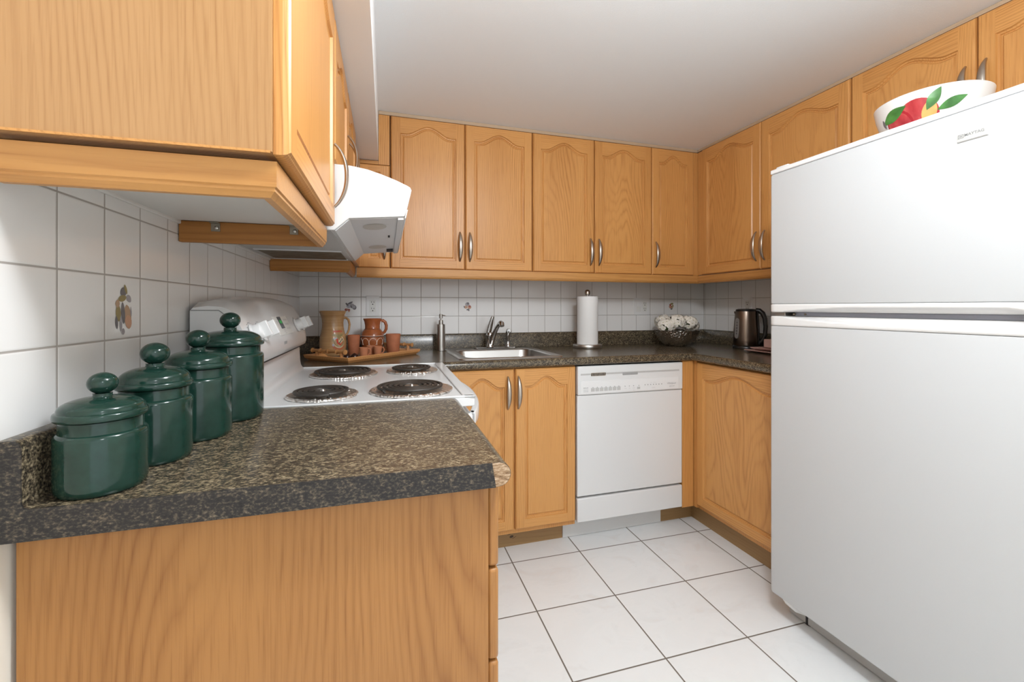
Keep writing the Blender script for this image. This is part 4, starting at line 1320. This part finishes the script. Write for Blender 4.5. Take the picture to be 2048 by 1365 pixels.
# pull a pouring lip out of the rim, to the left of the viewer
lipa = BP0 - 0.75
for v in mb.bm.verts:
    z = v.co.z - FLOORZ
    if z > 0.185:
        a = math.atan2(v.co.y - py, v.co.x - px)
        d = (a - lipa + PI) % (2 * PI) - PI
        if abs(d) < 0.55:
            k = (0.5 + 0.5 * math.cos(PI * d / 0.55)) * (z - 0.185) / 0.03
            v.co.x += math.cos(lipa) * 0.011 * k; v.co.y += math.sin(lipa) * 0.011 * k
mb.build('body', STONEWARE, t, angle=60)
ha = BP0 + 1.75
rad_ = lambda r, z: Vector((px + r * math.cos(ha), py + r * math.sin(ha), FLOORZ + z))
mb = MB(); mb.tube([rad_(0.047, 0.178), rad_(0.060, 0.181), rad_(0.072, 0.170), rad_(0.077, 0.148), rad_(0.074, 0.122), rad_(0.066, 0.102), rad_(0.055, 0.092)], [0.0075, 0.0085, 0.0085, 0.0080, 0.0075, 0.0070, 0.0065], 12, flat=0.7)
mb.build('handle', STONEWARE, t)
def pfn(e):
    def fn(u, v):
        r = interp(PP[:13], max(0.001, min(v, 0.212))) + e
        a = BP0 + 0.42 + u / 0.058
        return (px + r * math.cos(a), py + r * math.sin(a), FLOORZ + v)
    return fn
S = [RED, OLIVE_PR, CREAM_PR, DARK, MAROON_PR, BLUE_PR]
mb = MB()
blob(mb, pfn(0.0005), 0.004, 0.068, 0.025, 0.030, 0, 24, 0, 2)
blob(mb, pfn(0.0009), -0.012, 0.098, 0.018, 0.006, -0.25, 16, 0.5, 1)
blob(mb, pfn(0.0009), 0.014, 0.098, 0.014, 0.006, 0.35, 16, 0.5, 1)
blob(mb, pfn(0.0011), 0.002, 0.094, 0.005, 0.012, 0, 12, 0.3, 1)
blob(mb, pfn(0.0009), -0.016, 0.084, 0.010, 0.004, 0.2, 12, 0, 5)
mb.slot = 0
f_ = pfn(0.0012)
mb.f([mb.v(f_(u, v)) for u, v in ((-0.010, 0.082), (0.018, 0.086), (0.019, 0.066), (0.006, 0.050), (-0.008, 0.064))])
mb.slot = 2
f_ = pfn(0.0015)
mb.f([mb.v(f_(u, v)) for u, v in ((0.006, 0.084), (0.018, 0.086), (0.019, 0.070), (0.007, 0.058))])
mb.slot = 3
f_ = pfn(0.0018)
for k in range(4):
    u0, v0 = 0.000 + k * 0.0042, 0.061 + k * 0.0056
    mb.f([mb.v(f_(u0 + a, v0 + b)) for a, b in ((0.0, 0.001), (0.0055, 0.0), (0.0075, 0.004), (0.002, 0.005))])
def arc(mb, fn, cu, cv, r, a0, a1, w, slot, n=20):
    mb.slot = slot
    for i in range(n):
        p = a0 + (a1 - a0) * i / n; q = a0 + (a1 - a0) * (i + 1) / n
        mb.f([mb.v(fn(cu + rr * math.cos(x), cv + rr * math.sin(x))) for rr, x in ((r, p), (r, q), (r - w, q), (r - w, p))])
arc(mb, pfn(0.0012), 0.004, 0.068, 0.0235, PI * 0.95, 2.05 * PI, 0.0016, 3)
arc(mb, pfn(0.0012), 0.004, 0.068, 0.0185, PI * 0.95, 2.05 * PI, 0.0014, 1)
arc(mb, pfn(0.0012), 0.004, 0.074, 0.0390, PI * 1.22, 1.78 * PI, 0.0022, 0)
arc(mb, pfn(0.0012), 0.004, 0.074, 0.0440, PI * 1.26, 1.74 * PI, 0.0016, 0)
blob(mb, pfn(0.0009), -0.023, 0.052, 0.004, 0.008, 0.1, 10, 0, 5)
blob(mb, pfn(0.0009), -0.024, 0.078, 0.003, 0.012, 0.2, 10, 0.3, 1)
mb.slot = 0
text_bm(mb, 'BENFICA', 0.0115, lambda u, v: pfn(0.0010)(0.002 + u, 0.1165 + v), spacing=1.05, bold=0.0004)
mb.build('printed_crest', S, t, angle=60)

# terracotta jug with white loops
jx, jy = -0.027, 2.365
JP = [(0, 0), (0.036, 0), (0.040, 0.004), (0.050, 0.028), (0.0565, 0.055), (0.0575, 0.070), (0.0560, 0.088), (0.0500, 0.106), (0.0405, 0.118), (0.0365, 0.124), (0.0370, 0.140), (0.0400, 0.158), (0.0450, 0.170), (0.0460, 0.1725), (0.0440, 0.174), (0.0415, 0.171), (0.035, 0.150), (0.032, 0.124), (0.050, 0.075), (0, 0.010)]
t = thing('jug', 'glazed terracotta jug with white looped decoration on the tray', 'jug', (jx, jy, FLOORZ), FR)
mb = MB(); mb.lathe(JP, (jx, jy, FLOORZ), 56); mb.build('body', TERRA_GL, t, angle=60)
BJ0 = math.atan2(-jy, -jx)
def jfn(e):
    def fn(u, v):
        r = interp(JP[:13], max(0.001, min(v, 0.17))) + e
        a = BJ0 + u / 0.057
        return (jx + r * math.cos(a), jy + r * math.sin(a), FLOORZ + v)
    return fn
ha = BJ0 + 1.55
rad_ = lambda r, z: Vector((jx + r * math.cos(ha), jy + r * math.sin(ha), FLOORZ + z))
mb = MB(); mb.tube([rad_(0.042, 0.160), rad_(0.052, 0.163), rad_(0.062, 0.155), rad_(0.068, 0.138), rad_(0.067, 0.120), rad_(0.060, 0.105), rad_(0.052, 0.098)], [0.0075, 0.008, 0.008, 0.0078, 0.0075, 0.007, 0.0065], 12)
mb.build('handle', TERRA_GL, t)
mb = MB()
seam = [jfn(0.0006)(0.057 * 2 * PI * i / 48, 0.0875) for i in range(49)]
mb.tube(seam, 0.0013, 6)
for k in range(-3, 4):
    c = 0.002 + 0.0385 * k
    pts = [jfn(0.0006)(c + 0.0185 * math.cos(a), 0.054 + 0.022 * math.sin(a)) for a in [-0.55 + (PI + 1.1) * i / 20 for i in range(21)]]
    mb.tube(pts, 0.0013, 6)
mb.build('slip_decoration', CREAM, t)
mb = MB(); mb.tube([jfn(0.0003)(0.057 * 2 * PI * i / 48, 0.0835) for i in range(49)], 0.0015, 6)
mb.tube([jfn(0.0003)(0.057 * 2 * PI * i / 48, 0.1215) for i in range(49)], 0.0008, 6)
mb.build('dark_band', plain('dark_slip', (0.05, 0.025, 0.018), 0.4), t)

def tumbler(label, x, y, r, h, m, group, handle=None):
    t = thing('clay_cup', label, 'cup', (x, y, FLOORZ), FR, group)
    mb = MB()
    rb = r * 0.80
    mb.lathe([(0, 0), (rb * 0.95, 0), (rb, 0.002), (r, h - 0.001), (r - 0.001, h), (r - 0.003, h - 0.001), (rb - 0.003, 0.005), (0, 0.005)], (x, y, FLOORZ), 40)
    mb.build('cup_body', m, t, angle=50)
    if handle is not None:
        ha = math.atan2(-y, -x) + handle
        q = lambda rr, z: Vector((x + rr * math.cos(ha), y + rr * math.sin(ha), FLOORZ + z))
        mb = MB(); mb.tube([q(r * 0.93, h * 0.85), q(r * 1.30, h * 0.88), q(r * 1.55, h * 0.66), q(r * 1.38, h * 0.40), q(r * 0.86, h * 0.26)], 0.0032, 10); mb.build('handle', m, t)
    return t
tumbler('tall terracotta tumbler just behind the tan pitcher', -0.114, 2.300, 0.0300, 0.096, TERRA, 'terracotta tumblers')
tumbler('tall terracotta tumbler right of the terracotta jug', 0.073, 2.295, 0.0365, 0.098, TERRA, 'terracotta tumblers')
tumbler('tiny terracotta mug at the tray edge nearest the dark shells', -0.063, 2.130, 0.0205, 0.048, TERRA_LT, 'tiny terracotta mugs', 1.35)
tumbler('tiny terracotta mug at the tray edge in front of the terracotta jug', -0.002, 2.192, 0.0200, 0.047, TERRA_LT, 'tiny terracotta mugs', 1.35)
tumbler('tiny shaded terracotta mug standing behind the two front mugs', -0.034, 2.232, 0.0200, 0.047, TERRA_LT, 'tiny terracotta mugs', 1.9)
for lab, x, y in (('dark brown shell on the tray touching the tan pitcher side', -0.135, 2.133), ('dark brown shell on the tray beside the tiny mug', -0.103, 2.142)):
    mb = MB()
    mb.lathe([(0, 0.0), (0.012, 0.0), (0.0165, 0.004), (0.0155, 0.010), (0.010, 0.017), (0.004, 0.021), (0, 0.022)], (x, y, FLOORZ), 20)
    tag(mb.build('nut_shell', NUT, base=(x, y, FLOORZ)), lab, 'shell', 'dark shells on the tray')

# ------------------------------------------------------------------ soap dispenser, paper towel, flowers, kettle, dishes
ZT = 0.9103
sx, sy = 0.331, 2.435
t = thing('soap_dispenser', 'brushed steel soap dispenser left of the sink', 'dispenser', (sx, sy, ZT), FR)
mb = MB(); mb.lathe([(0, 0), (0.0225, 0), (0.0235, 0.001), (0.0235, 0.146), (0.0225, 0.147), (0, 0.147)], (sx, sy, ZT), 40); mb.build('bottle', STEEL, t)
mb = MB()
mb.lathe([(0, 0.1472), (0.0125, 0.1472), (0.0125, 0.168), (0.0115, 0.169), (0.005, 0.169), (0.005, 0.180), (0.0095, 0.180), (0.0095, 0.201), (0.0085, 0.202), (0, 0.202)], (sx, sy, ZT), 28)
mb.tube([(sx, sy, ZT + 0.1945), (sx + 0.016, sy - 0.006, ZT + 0.1955), (sx + 0.024, sy - 0.009, ZT + 0.192)], [0.0034, 0.003, 0.0026], 10)
mb.build('pump', STEEL, t)
tx, ty = 1.186, 2.368
t = thing('paper_towel_holder', 'brushed steel paper towel holder on the back worktop', 'holder', (tx, ty, ZT), FR)
mb = MB(); mb.lathe([(0, 0), (0.083, 0), (0.0855, 0.003), (0.0855, 0.019), (0.083, 0.022), (0, 0.022)], (tx, ty, ZT), 56); mb.build('base', STEEL, t)
mb = MB(); mb.cyl((tx, ty, ZT + 0.0221), (tx, ty, ZT + 0.312), 0.0055, 14); mb.build('rod', STEEL, t)
mb = MB(); mb.lathe([(0, 0), (0.0125, 0), (0.0155, 0.003), (0.016, 0.012), (0.0155, 0.020), (0.012, 0.027), (0.006, 0.031), (0, 0.032)], (tx, ty, ZT + 0.3125), 24); mb.build('knob', NICKEL, t)
mb = MB()
mb.lathe([(0.020, 0.0), (0.0605, 0.0), (0.0615, 0.001), (0.0618, 0.05), (0.0615, 0.20), (0.0618, 0.278), (0.0610, 0.280), (0.020, 0.280), (0.0195, 0.278), (0.0195, 0.002), (0.020, 0.0)], (tx, ty, ZT + 0.0225), 56)
tag(mb.build('paper_towel_roll', PAPER, base=(tx, ty, ZT + 0.0225)), 'white paper towel roll standing on the steel holder', 'paper towel')

fx, fy = 1.778, 2.330
t = thing('metal_bowl', 'hammered pewter bowl full of white blooms in the back right corner', 'bowl', (fx, fy, ZT), FR)
mb = MB(); mb.lathe([(0, 0.001), (0.048, 0.001), (0.052, 0), (0.060, 0.003), (0.088, 0.020), (0.112, 0.045), (0.127, 0.073), (0.134, 0.096), (0.1355, 0.099), (0.132, 0.099), (0.124, 0.074), (0.109, 0.048), (0.085, 0.025), (0, 0.008)], (fx, fy, ZT), 64)
mb.build('shell', HAMMERED, t, angle=60)
rnd = random.Random(11)
def hydrangea(label, cx, cy, cz, R, nf):
    R *= 0.97
    t = thing('hydrangea_bloom', label, 'flower', (cx, cy, cz), FR, 'white hydrangea blooms in the pewter bowl')
    pm = MB(); cm = MB()
    C = Vector((cx, cy, cz))
    for i in range(nf):
        zz_ = 1 - 1.55 * (i + 0.5) / nf
        ang = i * 2.39996 + rnd.uniform(-0.25, 0.25)
        rr = math.sqrt(max(0, 1 - zz_ * zz_))
        d = Vector((rr * math.cos(ang), rr * math.sin(ang), zz_)).normalized()
        p = C + Vector((d.x * R, d.y * R, d.z * R * 0.78)) * rnd.uniform(0.90, 1.06)
        a = d.cross(Vector((0.2, 0.5, 0.84))).normalized(); b = d.cross(a).normalized()
        rot = rnd.uniform(0, PI)
        a, b = a * math.cos(rot) + b * math.sin(rot), b * math.cos(rot) - a * math.sin(rot)
        L = rnd.uniform(0.015, 0.019)
        tilt = Vector((rnd.uniform(-.3, .3), rnd.uniform(-.3, .3), rnd.uniform(-.3, .3)))
        dd = (d + tilt).normalized()
        for k in range(4):
            th = k * PI / 2 + rnd.uniform(-0.15, 0.15)
            u = a * math.cos(th) + b * math.sin(th); w = b * math.cos(th) - a * math.sin(th)
            cols = []
            for s_, wd, lift in ((0.0, 0.002, 0.0), (0.35, 0.0075, 0.0022), (0.7, 0.0092, 0.0030), (0.93, 0.0060, 0.0015), (1.0, 0.0020, 0.0)):
                q = p + u * (L * s_) + dd * lift
                cols.append((pm.v(q - w * wd), pm.v(q - dd * 0.0008), pm.v(q + w * wd)))
            for c0, c1 in zip(cols, cols[1:]):
                pm.f([c0[0], c0[1], c1[1], c1[0]]); pm.f([c0[1], c0[2], c1[2], c1[1]])
        cm.ball(p + dd * 0.0018, 0.0022, n=8, m=5)
    pm.build('petals', PETAL, t, angle=60)
    cm.build('centres', PETAL_C, t)
    mb = MB(); mb.ball((cx, cy, cz - R * 0.1), R * 0.62, R * 0.62, R * 0.5, 14, 8); mb.build('stalks', LEAFY, t)
hz = ZT + 0.118
hydrangea('white bloom at the left rim of the pewter bowl', fx - 0.108, fy - 0.045, hz + 0.010, 0.052, 40)
hydrangea('large white bloom at the front left of the pewter bowl', fx - 0.038, fy - 0.050, hz + 0.032, 0.055, 44)
hydrangea('white bloom at the back left of the pewter bowl', fx - 0.055, fy + 0.055, hz + 0.030, 0.052, 40)
hydrangea('white bloom at the front right of the pewter bowl', fx + 0.042, fy - 0.055, hz + 0.026, 0.053, 42)
hydrangea('white bloom at the back right of the pewter bowl', fx + 0.052, fy + 0.045, hz + 0.032, 0.054, 42)
hydrangea('white bloom at the right rim of the pewter bowl', fx + 0.098, fy - 0.012, hz + 0.006, 0.046, 34)

kx, ky = 2.052, 2.062
t = thing('kettle', 'bronze steel electric kettle with black handle on the right worktop', 'kettle', (kx, ky, ZT), FR)
mb = MB(); mb.lathe([(0, 0), (0.068, 0), (0.071, 0.003), (0.071, 0.012), (0.066, 0.018), (0, 0.018)], (kx, ky, ZT), 48); mb.build('power_base', BLACK, t)
KP = [(0, 0.0185), (0.066, 0.0185), (0.0675, 0.021), (0.0678, 0.05), (0.066, 0.10), (0.062, 0.16), (0.0575, 0.212), (0.0565, 0.216), (0, 0.216)]
mb = MB(); mb.lathe(KP, (kx, ky, ZT), 56); bdy = mb.build('body', KETTLE, t)
mb = MB(); mb.lathe([(0, 0.2162), (0.0545, 0.2162), (0.056, 0.219), (0.053, 0.227), (0.040, 0.231), (0, 0.232)], (kx, ky, ZT), 48); mb.build('lid', BLACK, t)
BK0 = math.atan2(-ky, -kx)
kq = lambda da, r, z: Vector((kx + r * math.cos(BK0 + da), ky + r * math.sin(BK0 + da), ZT + z))
mb = MB(); mb.loft([[kq(-1.45 + s * 0.10, 0.054, 0.200), kq(-1.45 + s * 0.16, 0.056, 0.216)] + [kq(-1.45 + s * 0.02, 0.064, 0.215), kq(-1.45 + s * 0.02, 0.060, 0.200)] for s in (-1, 1)])
mb.build('spout', KETTLE, t)
mb = MB(); mb.tube([kq(1.40, 0.050, 0.222), kq(1.40, 0.068, 0.220), kq(1.40, 0.085, 0.205), kq(1.40, 0.096, 0.175), kq(1.40, 0.100, 0.130), kq(1.40, 0.097, 0.085), kq(1.40, 0.086, 0.052), kq(1.40, 0.066, 0.035)], [0.014, 0.0145, 0.0135, 0.0120, 0.0115, 0.0115, 0.0125, 0.014], 14)
mb.build('handle', BLACK, t)
mb = MB(); mb.loft([[kq(1.40 + w, r, z) for w, r in ((-0.22, 0.060), (0.22, 0.060), (0.20, 0.0735 - (z - 0.03) * 0.05), (-0.20, 0.0735 - (z - 0.03) * 0.05))] for z in (0.025, 0.10, 0.19, 0.214)])
mb.build('handle_spine', BLACK, t, bevel=0.002)
def kfn(e):
    def fn(u, v):
        r = interp(KP[1:], v) + e
        a = -0.80 + u / 0.065
        return tuple(kq(a, r, v))
    return fn
mb = MB()
f_ = kfn(0.0012)
cols = []
for (u, v) in [(0.0125 * math.cos(x), 0.118 + (0.046 if math.sin(x) > 0 else -0.046) + 0.0125 * math.sin(x)) for x in [2 * PI * i / 24 for i in range(24)]]:
    cols.append(mb.v(f_(u, v)))
mb.f(cols)
wn = mb.build('gauge_window', WINDOW_GL, t, smooth=False)
mb = MB()
f_ = kfn(0.0018)
pts = [f_(0.0125 * math.cos(x), 0.118 + (0.046 if math.sin(x) > 0 else -0.046) + 0.0125 * math.sin(x)) for x in [2 * PI * i / 32 for i in range(33)]]
mb.tube(pts, 0.0014, 6); mb.build('gauge_rim', STEEL, wn)
mb = MB()
for i in range(5):
    v = 0.085 + 0.016 * i
    f2 = kfn(0.0020)
    mb.f([mb.v(f2(a, v + b)) for a, b in ((-0.004, 0), (0.004, 0), (0.004, 0.004), (-0.004, 0.0055))])
mb.build('gauge_marks', BLACK, wn, smooth=False)

# pink dishes beside the kettle, mostly behind the refrigerator
dx, dy = 1.985, 1.800
def square_dish(label, z, h, hs, hole):
    t_ = MB()
    t_.loft([[Vector((dx + sx_ * hs * k, dy + sy_ * hs * k, z + zz_)) for sx_, sy_ in ((-1, -1), (1, -1), (1, 1), (-1, 1))] for k, zz_ in ((0.70, 0.0), (0.78, 0.001), (1.0, h - 0.003), (1.0, h), (0.95, h), (0.70, h - 0.006 if h > 0.012 else h - 0.003))])
    o = t_.build('square_plate', PINK, base=(dx, dy, z), bevel=0.0015)
    tag(o, label, 'plate', 'pink square plates')
square_dish('lower pink square plate, largest, on worktop beside the kettle', ZT, 0.014, 0.105, True)
square_dish('upper pink square plate stacked on the larger pink plate', ZT + 0.0143, 0.013, 0.085, True)
mb = MB(); mb.box(dx - 0.040, dx + 0.040, dy - 0.040, dy + 0.040, ZT + 0.0280, ZT + 0.072)
tag(mb.build('square_cup', PINK, base=(dx, dy, ZT + 0.028), bevel=0.004), 'small pink square cup on top of the pink plates', 'cup')

for o in bpy.data.objects:
    for k in ('_b', '_geo'):
        if k in o:
            del o[k]
